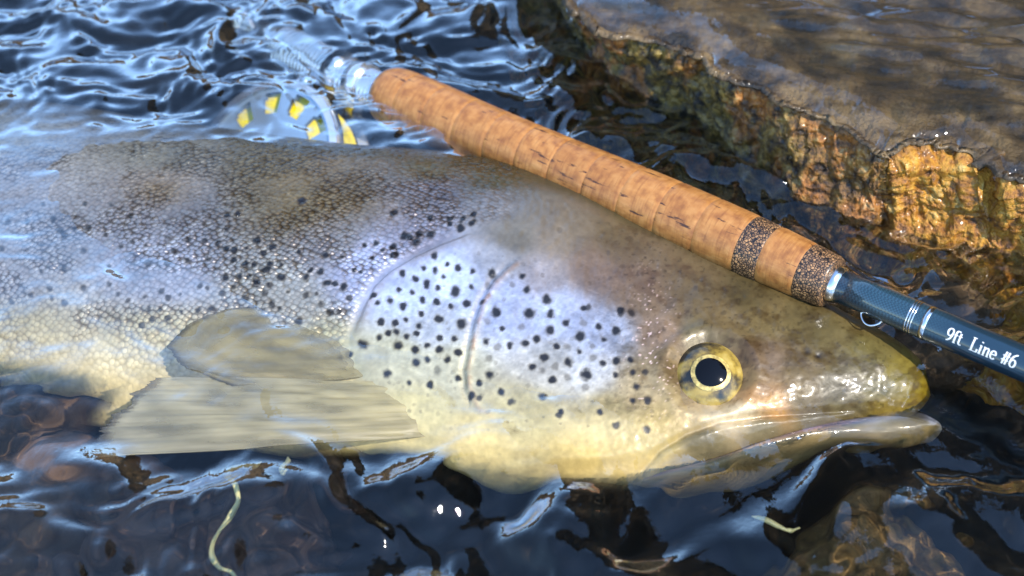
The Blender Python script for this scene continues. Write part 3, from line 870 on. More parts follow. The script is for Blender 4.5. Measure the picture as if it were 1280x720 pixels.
    tl = np.array([to_lq(*p) for p in top]); ll = np.array([to_lq(*p) for p in low])
    nj, na = 220, 72
    tj, lj = curve(tl, nj), curve(ll, nj)
    jt = np.interp(np.linspace(0, 1, nj), [0, 0.12, 0.3, 0.7, 0.9, 0.97, 1], [0.004, 0.012, 0.0145, 0.0095, 0.0065, 0.004, 0.0005])
    ang = np.linspace(0, 2 * math.pi, na, endpoint=False)
    mid = (tj + lj) / 2; hv = (tj - lj) / 2
    ql = mid[:, None] + hv[:, None] * np.sin(ang)[None, :, None]
    hj = jt[:, None] * np.cos(ang)[None] - 0.0022
    XJ = from_lq(0, 0) + ql[..., :1] * LV + ql[..., 1:] * QV + hj[..., None] * NV - base
    f = np.linspace(0, 1, nj)[:, None] * np.ones((1, na)); sv = np.sin(ang)[None] * np.ones((nj, 1))
    cj = np.zeros((nj, na, 3)); 
    tan = lin((142, 122, 80)); white = lin((178, 174, 178)); pink = lin((138, 106, 108)); grey = lin((150, 148, 138))
    wt = sstep(-0.45, 0.7, sv + 0.45 * fbm2(f * 8, sv * 2, 4, 3))
    cj = tan * (1 - wt[..., None]) + wt[..., None] * (pink * (1 - sstep(0.5, 0.66, f))[..., None] + white * sstep(0.5, 0.66, f)[..., None])
    gt = sstep(0.9, 1.0, f)[..., None]; cj = cj * (1 - gt) + gt * grey
    cj = cj * (1 + 0.30 * fbm2(f * 14, sv * 3.0, 24, 4, 0.6))[..., None]
    dk = sstep(0.55, 0.85, sv + 0.15 * noise2(f * 12, f * 0, 6))[..., None] * (1 - sstep(0.75, 0.95, f))[..., None]  # shade inside the mouth, painted as a dark band along the jaw's top
    cj = cj * (1 - 0.8 * dk) + 0.8 * dk * lin((70, 50, 46))
    offj = len(V)
    V = np.vstack([V, XJ.reshape(-1, 3)])
    Fs[0] = np.vstack([Fs[0], grid_faces(nj, na, True, offj)[:, ::-1]])
    cols = np.vstack([cols, cj.reshape(-1, 3)])
    msk = np.vstack([msk, np.zeros((nj * na, 3))]); uv = np.vstack([uv, np.zeros((nj * na, 2))])
    me = mesh('body', V, Fs)
    set_attr(me, 'Skin', np.clip(cols, 0, 1)); set_attr(me, 'Mask', np.clip(msk, 0, 1)); set_uv(me, uv)
    m, nt, p = nmat('trout_skin')
    at = N(nt, 'ShaderNodeAttribute', attribute_name='Skin'); mk = N(nt, 'ShaderNodeAttribute', attribute_name='Mask')
    sp = N(nt, 'ShaderNodeSeparateColor'); nt.links.new(mk.outputs['Color'], sp.inputs[0])
    uvn = N(nt, 'ShaderNodeUVMap'); uvn.uv_map = 'UVMap'
    mp = N(nt, 'ShaderNodeMapping'); mp.inputs['Scale'].default_value = (430, 560, 1); mp.inputs['Rotation'].default_value = (0, 0, math.radians(20))
    nt.links.new(uvn.outputs[0], mp.inputs['Vector'])
    vo = N(nt, 'ShaderNodeTexVoronoi', voronoi_dimensions='2D', feature='F1'); vo.inputs['Scale'].default_value = 1.0; vo.inputs['Randomness'].default_value = 0.62
    nt.links.new(mp.outputs[0], vo.inputs['Vector'])
    sc = sp.outputs[1]
    sv_ = N(nt, 'ShaderNodeSeparateColor'); nt.links.new(vo.outputs['Color'], sv_.inputs[0])
    rim = ramp(nt, vo.outputs['Distance'], [(0.30, (1, 1, 1)), (0.62, (0.36, 0.33, 0.31))])
    cell = ramp(nt, sv_.outputs[0], [(0.0, (0.62, 0.60, 0.60)), (0.8, (1.12, 1.10, 1.08)), (1.0, (1.7, 1.6, 1.45))])
    cmul = mix_c(nt, 1.0, rim, cell, 'MULTIPLY')
    col = mix_c(nt, sc, at.outputs['Color'], mix_c(nt, 1.0, at.outputs['Color'], cmul, 'MULTIPLY'))
    nt.links.new(col, p.inputs['Base Color'])
    nt.links.new(math_n(nt, 'MULTIPLY', sp.outputs[0], 0.58), p.inputs['Metallic'])
    p.inputs['Roughness'].default_value = 0.30
    p.inputs['Coat Weight'].default_value = 0.5
    p.inputs['Specular IOR Level'].default_value = 0.28
    p.inputs['Coat Roughness'].default_value = 0.11
    p.inputs['Coat IOR'].default_value = 1.38
    h1 = math_n(nt, 'MULTIPLY', math_n(nt, 'SUBTRACT', 1.0, vo.outputs['Distance']), sc)
    loc = N(nt, 'ShaderNodeVectorMath', operation='SUBTRACT'); nt.links.new(mp.outputs[0], loc.inputs[0]); nt.links.new(vo.outputs['Position'], loc.inputs[1])
    rv = N(nt, 'ShaderNodeVectorMath', operation='SUBTRACT'); nt.links.new(vo.outputs['Color'], rv.inputs[0]); rv.inputs[1].default_value = (0.5, 0.5, 0.5)
    dt = N(nt, 'ShaderNodeVectorMath', operation='DOT_PRODUCT'); nt.links.new(loc.outputs[0], dt.inputs[0]); nt.links.new(rv.outputs[0], dt.inputs[1])
    tilt = math_n(nt, 'MULTIPLY', math_n(nt, 'MULTIPLY', dt.outputs['Value'], sc), 2.2)
    b1 = bump(nt, math_n(nt, 'ADD', h1, tilt), 0.7, 0.0010)
    tc = N(nt, 'ShaderNodeTexCoord')
    rg = ramp(nt, sv_.outputs[2], [(0.0, (0.16,) * 3), (0.35, (0.30,) * 3), (1.0, (0.40,) * 3)])
    nt.links.new(mix_c(nt, sc, (0.40, 0.40, 0.40), rg), p.inputs['Roughness'])
    nz = N(nt, 'ShaderNodeTexNoise'); nz.inputs['Scale'].default_value = 700; nz.inputs['Detail'].default_value = 3
    nt.links.new(tc.outputs['Object'], nz.inputs['Vector'])
    b2 = bump(nt, nz.outputs['Fac'], 0.25, 0.0004, b1)
    nt.links.new(b2, p.inputs['Normal'])
    nz2 = N(nt, 'ShaderNodeTexNoise'); nz2.inputs['Scale'].default_value = 120; nz2.inputs['Detail'].default_value = 2
    nt.links.new(tc.outputs['Object'], nz2.inputs['Vector'])
    nt.links.new(bump(nt, nz2.outputs['Fac'], 0.18, 0.0012, b1), p.inputs['Coat Normal'])
    body = link('body', me, m, trout)
    body.cycles.is_caustics_receiver = True

    # ---- eye
    ec = on_flank(EYE[0], EYE[1]) - base
    view = np.array([0.10, -0.62, 0.78]); view /= np.linalg.norm(view)
    axis = NV * 0.85 + np.array([0, -0.38, 0.12]); axis /= np.linalg.norm(axis)
    R = 0.0160
    cen = ec - axis * (R * 0.80)
    zax = Vector(axis); rot = zax.to_track_quat('Z', 'Y').to_matrix()
    fl = rot.transposed() @ Vector((0.93, -0.30, 0.0)); b_front = math.atan2(fl.y, fl.x)
    def cap(name, R_, a0, a1, off, mat, parent, nseg=64, nr=24, squash=1.0, pear=0.0):
        Vv = []
        for a_ in np.linspace(a0, a1, nr):
            for b in np.linspace(0, 2 * math.pi, nseg, endpoint=False):
                a = a_ * (1 + pear * max(0.0, math.cos(b - b_front)) ** 3)
                v = rot @ Vector((R_ * math.sin(a) * math.cos(b), R_ * math.sin(a) * math.sin(b), R_ * math.cos(a) * squash))
                Vv.append(np.array(v) + cen + axis * off)
        return link(name, mesh(name, np.array(Vv), grid_faces(nr, nseg, True)), mat, parent)
    m_e, nt, p = nmat('eyeball_skin')
    tc = N(nt, 'ShaderNodeTexCoord')
    nz = N(nt, 'ShaderNodeTexNoise'); nz.inputs['Scale'].default_value = 160; nz.inputs['Detail'].default_value = 5
    nt.links.new(tc.outputs['Object'], nz.inputs['Vector'])
    nt.links.new(ramp(nt, nz.outputs['Fac'], [(0.40, (0.008, 0.007, 0.005)), (0.48, (0.10, 0.065, 0.015)), (0.60, (0.34, 0.225, 0.040)), (0.78, (0.46, 0.34, 0.10))]), p.inputs['Base Color'])
    p.inputs['Roughness'].default_value = 0.35; p.inputs['Coat Weight'].default_value = 0.5; p.inputs['Coat Roughness'].default_value = 0.05
    m_i = simple('iris_gold', (0.56, 0.40, 0.12), 0.35, 0.3, 0.5, (700, 0.6))
    m_p = simple('pupil_black', (0.003, 0.003, 0.004), 0.08, 0, 0.0, None, 0.25)
    eye = cap('eye', R, 0.0, 1.35, 0.0, m_e, trout)
    cap('iris', R * 1.006, 0.27, 0.44, 0.0003, m_i, eye, pear=0.10)
    cap('pupil', R * 1.012, 0.0, 0.335, 0.0004, m_p, eye, pear=0.14)
    for o in (eye,):
        o.cycles.is_caustics_receiver = True

    # ---- fins
    m_f, nt, p = nmat('fin_membrane')
    at = N(nt, 'ShaderNodeAttribute', attribute_name='Skin')
    nt.links.new(at.outputs['Color'], p.inputs['Base Color'])
    p.inputs['Roughness'].default_value = 0.4; p.inputs['Coat Weight'].default_value = 0.8; p.inputs['Coat Roughness'].default_value = 0.08
    out = nt.nodes['Material Output']
    tr = N(nt, 'ShaderNodeBsdfTranslucent'); nt.links.new(at.outputs['Color'], tr.inputs['Color'])
    mx = N(nt, 'ShaderNodeMixShader'); mx.inputs[0].default_value = 0.3
    nt.links.new(p.outputs[0], mx.inputs[1]); nt.links.new(tr.outputs[0], mx.inputs[2])
    tpb = N(nt, 'ShaderNodeBsdfTransparent'); mx2 = N(nt, 'ShaderNodeMixShader'); mx2.inputs[0].default_value = 0.42
    nt.links.new(mx.outputs[0], mx2.inputs[1]); nt.links.new(tpb.outputs[0], mx2.inputs[2]); nt.links.new(mx2.outputs[0], out.inputs['Surface'])

    def fin(name, root, tip, zr, zt, rays, colours, seed, wav=0.0008):
        """root and tip: matching 3-D polylines; the web between carries raised rays"""
        n, k = rays * 8 + 1, 60
        Rr, Tt = curve(root, n), curve(tip, n)
        u = np.linspace(0, 1, n)[:, None]; v = np.linspace(0, 1, k)[None]
        fray = 1 - (0.03 + 0.022 * noise2(u * 14, u * 0, seed + 1) + 0.010 * noise2(u * 70, u * 0, seed)) * v ** 4
        vv = (v * fray)[..., None]
        P = Rr[:, None] * (1 - vv) + Tt[:, None] * vv
        phase = u * rays * 2 * math.pi
        bumpy = 0.00006 * np.cos(phase + 1.5 * noise2(u * 30, v * 2, seed)) * (0.4 + 0.6 * v) + wav * np.sin(u * 9 + v * 5 + seed) * v + 0.0018 * noise2(u * 5 + 3 * v, v * 3.0 + u, seed) * v + 0.0006 * noise2(u * 12 + 2 * v, v * 7, seed + 9)
        nrm = np.cross(np.gradient(P, axis=0), np.gradient(P, axis=1)); nrm /= np.linalg.norm(nrm, axis=-1)[..., None] + 1e-12
        if nrm[n // 2, k // 2, 2] < 0: nrm = -nrm
        thk = 0.0009 * (1 - 0.65 * v) + 0.00015
        Pu = P + nrm * (bumpy + thk / 2)[..., None]; Pd = P + nrm * (bumpy - thk / 2)[..., None]
        V = np.vstack([Pu.reshape(-1, 3), Pd.reshape(-1, 3)]) - base
        SOLIDS.append(Pu.reshape(-1, 3))
        g = grid_faces(n, k)
        rim_i = np.concatenate([np.arange(k), np.arange(1, n) * k + k - 1, (n - 1) * k + np.arange(k - 2, -1, -1), np.arange(n - 2, -1, -1) * k])
        side = np.stack([rim_i[:-1], rim_i[1:], rim_i[1:] + n * k, rim_i[:-1] + n * k], -1)
        me = mesh(name, V, np.vstack([g, g[:, ::-1] + n * k, side]))
        c0, c1, c2 = [lin(c) for c in colours]
        rayw = (0.5 + 0.5 * np.cos(phase)) * np.ones_like(v)
        cc = c0 * (1 - v[..., None]) + c1 * v[..., None]
        cc = cc * (1 - 0.14 * rayw[..., None]) + c2 * 0.14 * rayw[..., None]
        rim_d = sstep(0.955, 0.985, v + 0.01 * noise2(u * 9, v * 0, seed))[..., None] * 0.75
        cc = cc * (1 - rim_d) + rim_d * lin((58, 46, 30))
        cc = cc * (1 + 0.34 * fbm2(u * 5 + v * 2, v * 6, seed + 3, 4) + 0.03 * fbm2(u * 60, v * 3, seed + 5, 2))[..., None]
        cc = np.vstack([cc.reshape(-1, 3)] * 2)
        set_attr(me, 'Skin', np.clip(cc, 0, 1))
        o = link(name, me, m_f, trout)
        o.cycles.is_caustics_receiver = True
        return o
    pz = lambda L, zz: [at_z(x, y, z) for (x, y), z in zip(L, zz)]
    of = lambda L, k: [on_flank(x, y, k) for x, y in L]
    fin('pectoral_fin', of([(512, 478), (532, 498), (546, 520), (548, 545)], -0.0022),
        pz([(190, 472), (150, 505), (118, 540), (96, 574)], [-0.0012, -0.0020, -0.0020, -0.0008]), 0, 0, 15, ((176, 162, 112), (158, 152, 128), (180, 172, 138)), 5)
    fin('pectoral_fin_lobe', of([(446, 400), (464, 424), (476, 448), (480, 470)], -0.0024),
        pz([(325, 384), (258, 394), (200, 428), (228, 462), (285, 484)], [-0.0012, -0.0010, -0.0006, -0.0015, -0.003]), 0, 0, 13, ((160, 146, 98), (140, 128, 90), (160, 148, 104)), 8)
    fq = lambda L: [from_lq(l, q) for l, q in L]
    de = float(q_dorsal(np.array([L_EDGE - 0.06]))[0])
    fin('dorsal_fin', fq([(L_EDGE - 0.03, de - 0.004), (L_EDGE - 0.07, de - 0.005), (L_EDGE - 0.12, de - 0.010)]),
        fq([(L_EDGE - 0.06, de + 0.022), (L_EDGE - 0.11, de + 0.03), (L_EDGE - 0.16, de + 0.006)]), 0, 0, 10, ((112, 104, 72), (120, 110, 80), (90, 84, 60)), 3)
    qa, qb = float(q_dorsal(np.array([L_TAIL + 0.004]))[0]), float(q_ventral(np.array([L_TAIL + 0.004]))[0])
    fin('tail_fin', fq([(L_TAIL + 0.012, qa - 0.002), (L_TAIL + 0.006, (qa + qb) / 2), (L_TAIL + 0.012, qb + 0.002)]),
        fq([(L_TAIL - 0.085, qa + 0.05), (L_TAIL - 0.068, (qa + qb) / 2), (L_TAIL - 0.085, qb - 0.05)]), 0, 0, 16, ((120, 110, 80), (110, 100, 74), (96, 88, 62)), 6)
    return trout

build_trout()

# ------------------------------------------------------------------ fly rod
ROD_A, ROD_B = at_z(482, 117, -0.0085), at_z(1040, 353, 0.0125)
ROD_X = (ROD_B - ROD_A); CORK_L = np.linalg.norm(ROD_X); ROD_X /= CORK_L
toc = CAM - (ROD_A + ROD_B) / 2
ROD_Z = toc - ROD_X * (toc @ ROD_X); ROD_Z /= np.linalg.norm(ROD_Z)      # towards the camera side
ROD_Y = np.cross(ROD_Z, ROD_X)

def px_size(P):
    return float((P - CAM) @ FWD) / F_PX

def build_rod():
    rod = empty('fly_rod')
    rod.matrix_world = Matrix(((ROD_X[0], ROD_Y[0], ROD_Z[0], ROD_A[0]), (ROD_X[1], ROD_Y[1], ROD_Z[1], ROD_A[1]), (ROD_X[2], ROD_Y[2], ROD_Z[2], ROD_A[2]), (0, 0, 0, 1)))
    tag(rod, 'fly fishing rod with cork grip and lettered blue blank behind the trout', 'fishing rod')
    hw = lambda u: float(pchip([0, 0.02, 0.06, 0.14, 0.28, 0.42, 0.56, 0.70, 0.80, 0.90, 0.97, 1.0], [32, 37, 39, 39.5, 38.5, 39, 41, 42.5, 42, 39.5, 36, 34], np.array([u]))[0])
    rad = lambda u: hw(u) * px_size(ROD_A + ROD_X * CORK_L * u)
    # cork
    m, nt, p = nmat('cork')
    tc = N(nt, 'ShaderNodeTexCoord'); oi = N(nt, 'ShaderNodeObjectInfo')
    mp = N(nt, 'ShaderNodeMapping'); mp.inputs['Scale'].default_value = (70, 420, 420); nt.links.new(tc.outputs['Object'], mp.inputs['Vector'])
    off = N(nt, 'ShaderNodeVectorMath', operation='SCALE'); off.inputs[0].default_value = (7, 13, 5); nt.links.new(oi.outputs['Random'], off.inputs['Scale'])
    nt.links.new(off.outputs[0], mp.inputs['Location'])
    n1 = N(nt, 'ShaderNodeTexNoise'); n1.inputs['Scale'].default_value = 1.0; n1.inputs['Detail'].default_value = 6; n1.inputs['Roughness'].default_value = 0.62
    nt.links.new(mp.outputs[0], n1.inputs['Vector'])
    n2 = N(nt, 'ShaderNodeTexNoise'); n2.inputs['Scale'].default_value = 260; n2.inputs['Detail'].default_value = 6
    nt.links.new(tc.outputs['Object'], n2.inputs['Vector'])
    mp2 = N(nt, 'ShaderNodeMapping'); mp2.inputs['Scale'].default_value = (900, 90, 90); nt.links.new(tc.outputs['Object'], mp2.inputs['Vector'])
    n3 = N(nt, 'ShaderNodeTexNoise'); n3.inputs['Scale'].default_value = 1.0; n3.inputs['Detail'].default_value = 3
    nt.links.new(mp2.outputs[0], n3.inputs['Vector'])
    base = ramp(nt, n2.outputs['Fac'], [(0.3, (0.29, 0.105, 0.022)), (0.5, (0.42, 0.172, 0.038)), (0.7, (0.50, 0.230, 0.062))])
    tone = ramp(nt, oi.outputs['Random'], [(0, (0.84, 0.80, 0.76)), (1, (1.05, 1.05, 1.05))])
    lines = ramp(nt, n3.outputs['Fac'], [(0.34, (0.78, 0.72, 0.66)), (0.5, (1, 1, 1))])
    pit = ramp(nt, n1.outputs['Fac'], [(0.335, (0.14, 0.09, 0.07)), (0.38, (1, 1, 1))])
    c = mix_c(nt, 1.0, mix_c(nt, 1.0, mix_c(nt, 1.0, base, tone, 'MULTIPLY'), lines, 'MULTIPLY'), pit, 'MULTIPLY')
    nt.links.new(c, p.inputs['Base Color'])
    p.inputs['Roughness'].default_value = 0.5
    p.inputs['Coat Weight'].default_value = 0.45; p.inputs['Coat Roughness'].default_value = 0.28
    nt.links.new(bump(nt, n1.outputs['Fac'], 0.5, 0.0006, bump(nt, n2.outputs['Fac'], 0.25, 0.0006)), p.inputs['Normal'])
    # burl cork bands
    m2, nt, p = nmat('burl_cork')
    tc = N(nt, 'ShaderNodeTexCoord')
    vo = N(nt, 'ShaderNodeTexVoronoi', feature='DISTANCE_TO_EDGE'); vo.inputs['Scale'].default_value = 900
    vc = N(nt, 'ShaderNodeTexVoronoi', feature='F1'); vc.inputs['Scale'].default_value = 900
    nt.links.new(tc.outputs['Object'], vo.inputs['Vector']); nt.links.new(tc.outputs['Object'], vc.inputs['Vector'])
    sv_ = N(nt, 'ShaderNodeSeparateColor'); nt.links.new(vc.outputs['Color'], sv_.inputs[0])
    frag = ramp(nt, sv_.outputs[0], [(0.0, (0.10, 0.05, 0.022)), (0.5, (0.27, 0.14, 0.06)), (1.0, (0.48, 0.25, 0.10))])
    edge = ramp(nt, vo.outputs['Distance'], [(0.07, (0.02, 0.014, 0.010)), (0.16, (1, 1, 1))])
    nt.links.new(mix_c(nt, 1.0, frag, edge, 'MULTIPLY'), p.inputs['Base Color'])
    p.inputs['Roughness'].default_value = 0.5; p.inputs['Coat Weight'].default_value = 0.4; p.inputs['Coat Roughness'].default_value = 0.25
    nt.links.new(bump(nt, vo.outputs['Distance'], 0.5, 0.0006), p.inputs['Normal'])

    grip = empty('cork_grip'); grip.parent = rod
    cuts = [0, 0.075, 0.15, 0.228, 0.305, 0.38, 0.457, 0.535, 0.612, 0.69, 0.767, 0.845, 0.888, 0.953, 1.0]
    for i, (a, b) in enumerate(zip(cuts[:-1], cuts[1:])):
        prof = []
        if i == 0:
            prof += [(0.0, 0.002), (0.0, rad(0) * 0.8), (0.0006, rad(0) * 0.95)]
        us = np.linspace(a, b, 15)
        for k, u in enumerate(us):
            r = rad(u)
            if k in (0, 14): r -= 0.00028
            prof.append((u * CORK_L, r))
        if i == len(cuts) - 2:
            prof += [(CORK_L + 0.0004, rad(1) * 0.93), (CORK_L + 0.0005, 0.004)]
        burl = i in (11 + 0, 13)
        lathe('burl_cork_ring' if i in (12 - 1, 13) and burl else 'cork_ring', prof, m2 if burl else m, grip, 72)
    # metal and blank
    m_s = simple('bright_metal', (0.72, 0.72, 0.72), 0.18, 1.0)
    m_b, nt, p = nmat('blue_blank')
    tc = N(nt, 'ShaderNodeTexCoord')
    sx = N(nt, 'ShaderNodeSeparateXYZ'); nt.links.new(tc.outputs['Object'], sx.inputs[0])
    w1 = N(nt, 'ShaderNodeTexChecker'); w1.inputs['Scale'].default_value = 1500
    w1.inputs['Color1'].default_value = (0.014, 0.040, 0.058, 1); w1.inputs['Color2'].default_value = (0.034, 0.088, 0.118, 1)
    nt.links.new(tc.outputs['Object'], w1.inputs['Vector'])
    fade = ramp(nt, math_n(nt, 'MULTIPLY', math_n(nt, 'SUBTRACT', sx.outputs['X'], CORK_L), 1 / 0.06), [(0.0, (1, 1, 1)), (0.6, (0.75, 0.75, 0.75)), (0.85, (0, 0, 0))])
    nt.links.new(mix_c(nt, fade, (0.010, 0.034, 0.056), w1.outputs['Color']), p.inputs['Base Color'])
    p.inputs['Roughness'].default_value = 0.28; p.inputs['Metallic'].default_value = 0.25
    p.inputs['Coat Weight'].default_value = 1.0; p.inputs['Coat Roughness'].default_value = 0.05; p.inputs['Coat IOR'].default_value = 1.6
    along = lambda px: (lambda lo=0.0: lo)()
    def x_at(px):
        lo, hi = 0.0, 0.6
        for _ in range(50):
            mid = (lo + hi) / 2
            if project((ROD_A + ROD_X * mid)[None])[0][0] < px: lo = mid
            else: hi = mid
        return lo
    def br(x):
        return 21.5 * px_size(ROD_A + ROD_X * x_at(1100)) * (1 - 0.35 * max(0, x - CORK_L))
    x0, x1 = x_at(1040), x_at(1052)
    lathe('winding_check', [(CORK_L + 0.0002, 0.004), (CORK_L + 0.0002, br(0) * 1.16), (x0 + 0.0015, br(0) * 1.17), (x1, br(0) * 1.06), (x1, 0.004)], m_s, rod)
    xe = 1.25
    lathe('blank', [(x1 - 0.001, 0.001)] + [(x, br(x)) for x in np.linspace(x1 - 0.001, xe, 60)] + [(xe, 0.0005)], m_b, rod, 64)
    for a, b in ((1139, 1140.6), (1142.2, 1143.8), (1145.4, 1147), (1157, 1163.5)):
        xa, xb = x_at(a), x_at(b)
        lathe('silver_band', [(xa, br(xa) - 0.0003), (xa, br(xa) + 0.00012), (xb, br(xb) + 0.00012), (xb, br(xb) - 0.0003)], m_s, rod, 64)
    # hook keeper: a small wire staple on the underside
    xa, xb = x_at(1086), x_at(1112)
    ka = []
    for t in np.linspace(0, 1, 17):
        x = xa + (xb - xa) * t
        out = br(x) + 0.0034 * math.sin(math.pi * t) ** 0.7 - 0.0002
        ka.append((x, -out * math.cos(math.radians(12)), out * math.sin(math.radians(12))))
    tube('hook_keeper', ka, 0.00042, m_s, rod, 8)
    # lettering, drawn stroke by stroke on the blank
    def arc(cx, cy, rx, ry, a0, a1, n=14):
        return [(cx + rx * math.cos(math.radians(a)), cy + ry * math.sin(math.radians(a))) for a in np.linspace(a0, a1, n)]
    G = {
     '9': (0.52, [arc(0.25, 0.68, 0.19, 0.28, 0, 360, 24), [(0.44, 0.68), (0.43, 0.45), (0.34, 0.2), (0.2, 0.05), (0.08, 0.0)]]),
     '6': (0.52, [arc(0.26, 0.30, 0.19, 0.28, 0, 360, 24), [(0.07, 0.30), (0.08, 0.55), (0.17, 0.8), (0.3, 0.94), (0.43, 1.0)]]),
     'f': (0.34, [[(0.15, 0.02), (0.15, 0.78)] + arc(0.29, 0.80, 0.14, 0.16, 180, 40, 8), [(0.02, 0.62), (0.30, 0.62)], [(0.05, 0.01), (0.27, 0.01)]]),
     't': (0.34, [[(0.15, 0.85), (0.15, 0.16)] + arc(0.26, 0.15, 0.11, 0.13, 180, 320, 8), [(0.02, 0.62), (0.30, 0.62)]]),
     'L': (0.62, [[(0.15, 0.0), (0.15, 0.97)], [(0.03, 0.98), (0.30, 0.98)], [(0.03, 0.01), (0.54, 0.01), (0.57, 0.25)]]),
     'i': (0.30, [[(0.15, 0.0), (0.15, 0.62), (0.05, 0.62)], [(0.04, 0.01), (0.27, 0.01)], [(0.14, 0.84), (0.16, 0.92)]]),
     'n': (0.58, [[(0.14, 0.0), (0.14, 0.62), (0.04, 0.62)], [(0.14, 0.45), (0.24, 0.60), (0.36, 0.62), (0.44, 0.52), (0.44, 0.0)], [(0.04, 0.01), (0.25, 0.01)], [(0.34, 0.01), (0.55, 0.01)]]),
     'e': (0.48, [[(0.06, 0.36), (0.42, 0.36)] + arc(0.24, 0.32, 0.18, 0.31, 10, 320, 22)]),
     '#': (0.62, [[(0.17, 0.0), (0.27, 0.95)], [(0.38, 0.0), (0.48, 0.95)], [(0.04, 0.33), (0.56, 0.33)], [(0.07, 0.64), (0.59, 0.64)]]),
     ' ': (0.32, [])}
    H = 17.0 * px_size(ROD_A + ROD_X * x_at(1230))
    m_t = simple('white_print', (0.8, 0.8, 0.78), 0.4)
    xs = x_at(1189)
    letters = empty('lettering'); letters.parent = rod
    for ch in '9ft  Line #6':
        w, strokes = G[ch]
        V, Fc = [], []
        for st in strokes:
            P = np.array(st, float)
            P = np.vstack([np.linspace(a_, b_, 7)[:-1] for a_, b_ in zip(P[:-1], P[1:])] + [P[-1:]])
            Td = np.gradient(P, axis=0); Td /= np.linalg.norm(Td, axis=1)[:, None] + 1e-9
            nd = np.stack([-Td[:, 1], Td[:, 0]], -1)
            b0 = len(V)
            for q, n_, t_ in zip(P, nd, Td):
                hw_ = 0.035 + 0.035 * abs(t_[1])                       # heavier uprights, like a roman face
                for sgn in (-1, 1):
                    gx, gy = q + n_ * hw_ * sgn
                    x = xs + gx * H
                    r = br(x) + 0.00006
                    a = (gy - 0.5) * H / r - 0.10
                    V.append((x, r * math.sin(a), r * math.cos(a)))
            for k in range(len(P) - 1):
                Fc.append((b0 + 2 * k, b0 + 2 * k + 2, b0 + 2 * k + 3, b0 + 2 * k + 1))
        if V:
            link('letter', mesh('letter', np.array(V), np.array(Fc), False), m_t, letters)
        xs += w * H
    # reel seat behind the grip: threaded bright barrel with lock rings and butt cap
    m_seat = simple('seat_metal', (0.85, 0.86, 0.88), 0.22, 0.9)
    prof = [(0.001, 0.003)]
    sl = np.linalg.norm(at_z(284, 38, -0.010) - ROD_A)
    x = 0.001
    r0 = 0.0088
    prof.append((x, r0))
    k = 0
    while x > -sl * 0.72:
        prof += [(x, r0), (x - 0.0012, r0 - 0.0011), (x - 0.0024, r0)]
        x -= 0.0024
    prof += [(-sl * 0.74, r0), (-sl * 0.96, r0), (-sl * 0.965, 0.0005)]
    lathe('reel_seat', prof[::-1], m_seat, rod, 40)
    for u in (0.16, 0.30):
        lathe('lock_ring', [(-sl * u - 0.004, r0 - 0.001), (-sl * u - 0.004, r0 + 0.0016), (-sl * u + 0.004, r0 + 0.0016), (-sl * u + 0.004, r0 - 0.001)], m_seat, rod, 40)
    lathe('butt_cap', [(-sl - 0.004, 0.0005), (-sl - 0.004, r0), (-sl - 0.002, r0 + 0.0018), (-sl * 0.95, r0 + 0.0018), (-sl * 0.95, r0 - 0.001)], m_seat, rod, 40)
    for o in list(rod.children_recursive):
        if o.type == 'MESH': o.cycles.is_caustics_receiver = True
    return rod, sl

rod, SEAT_L = build_rod()
uu, aa = np.meshgrid(np.linspace(-0.02, CORK_L, 500), np.linspace(0, 2 * math.pi, 160), indexing='ij')
SOLIDS.append((ROD_A + uu[..., None] * ROD_X + 0.0115 * (np.cos(aa)[..., None] * ROD_Y + np.sin(aa)[..., None] * ROD_Z)).reshape(-1, 3))

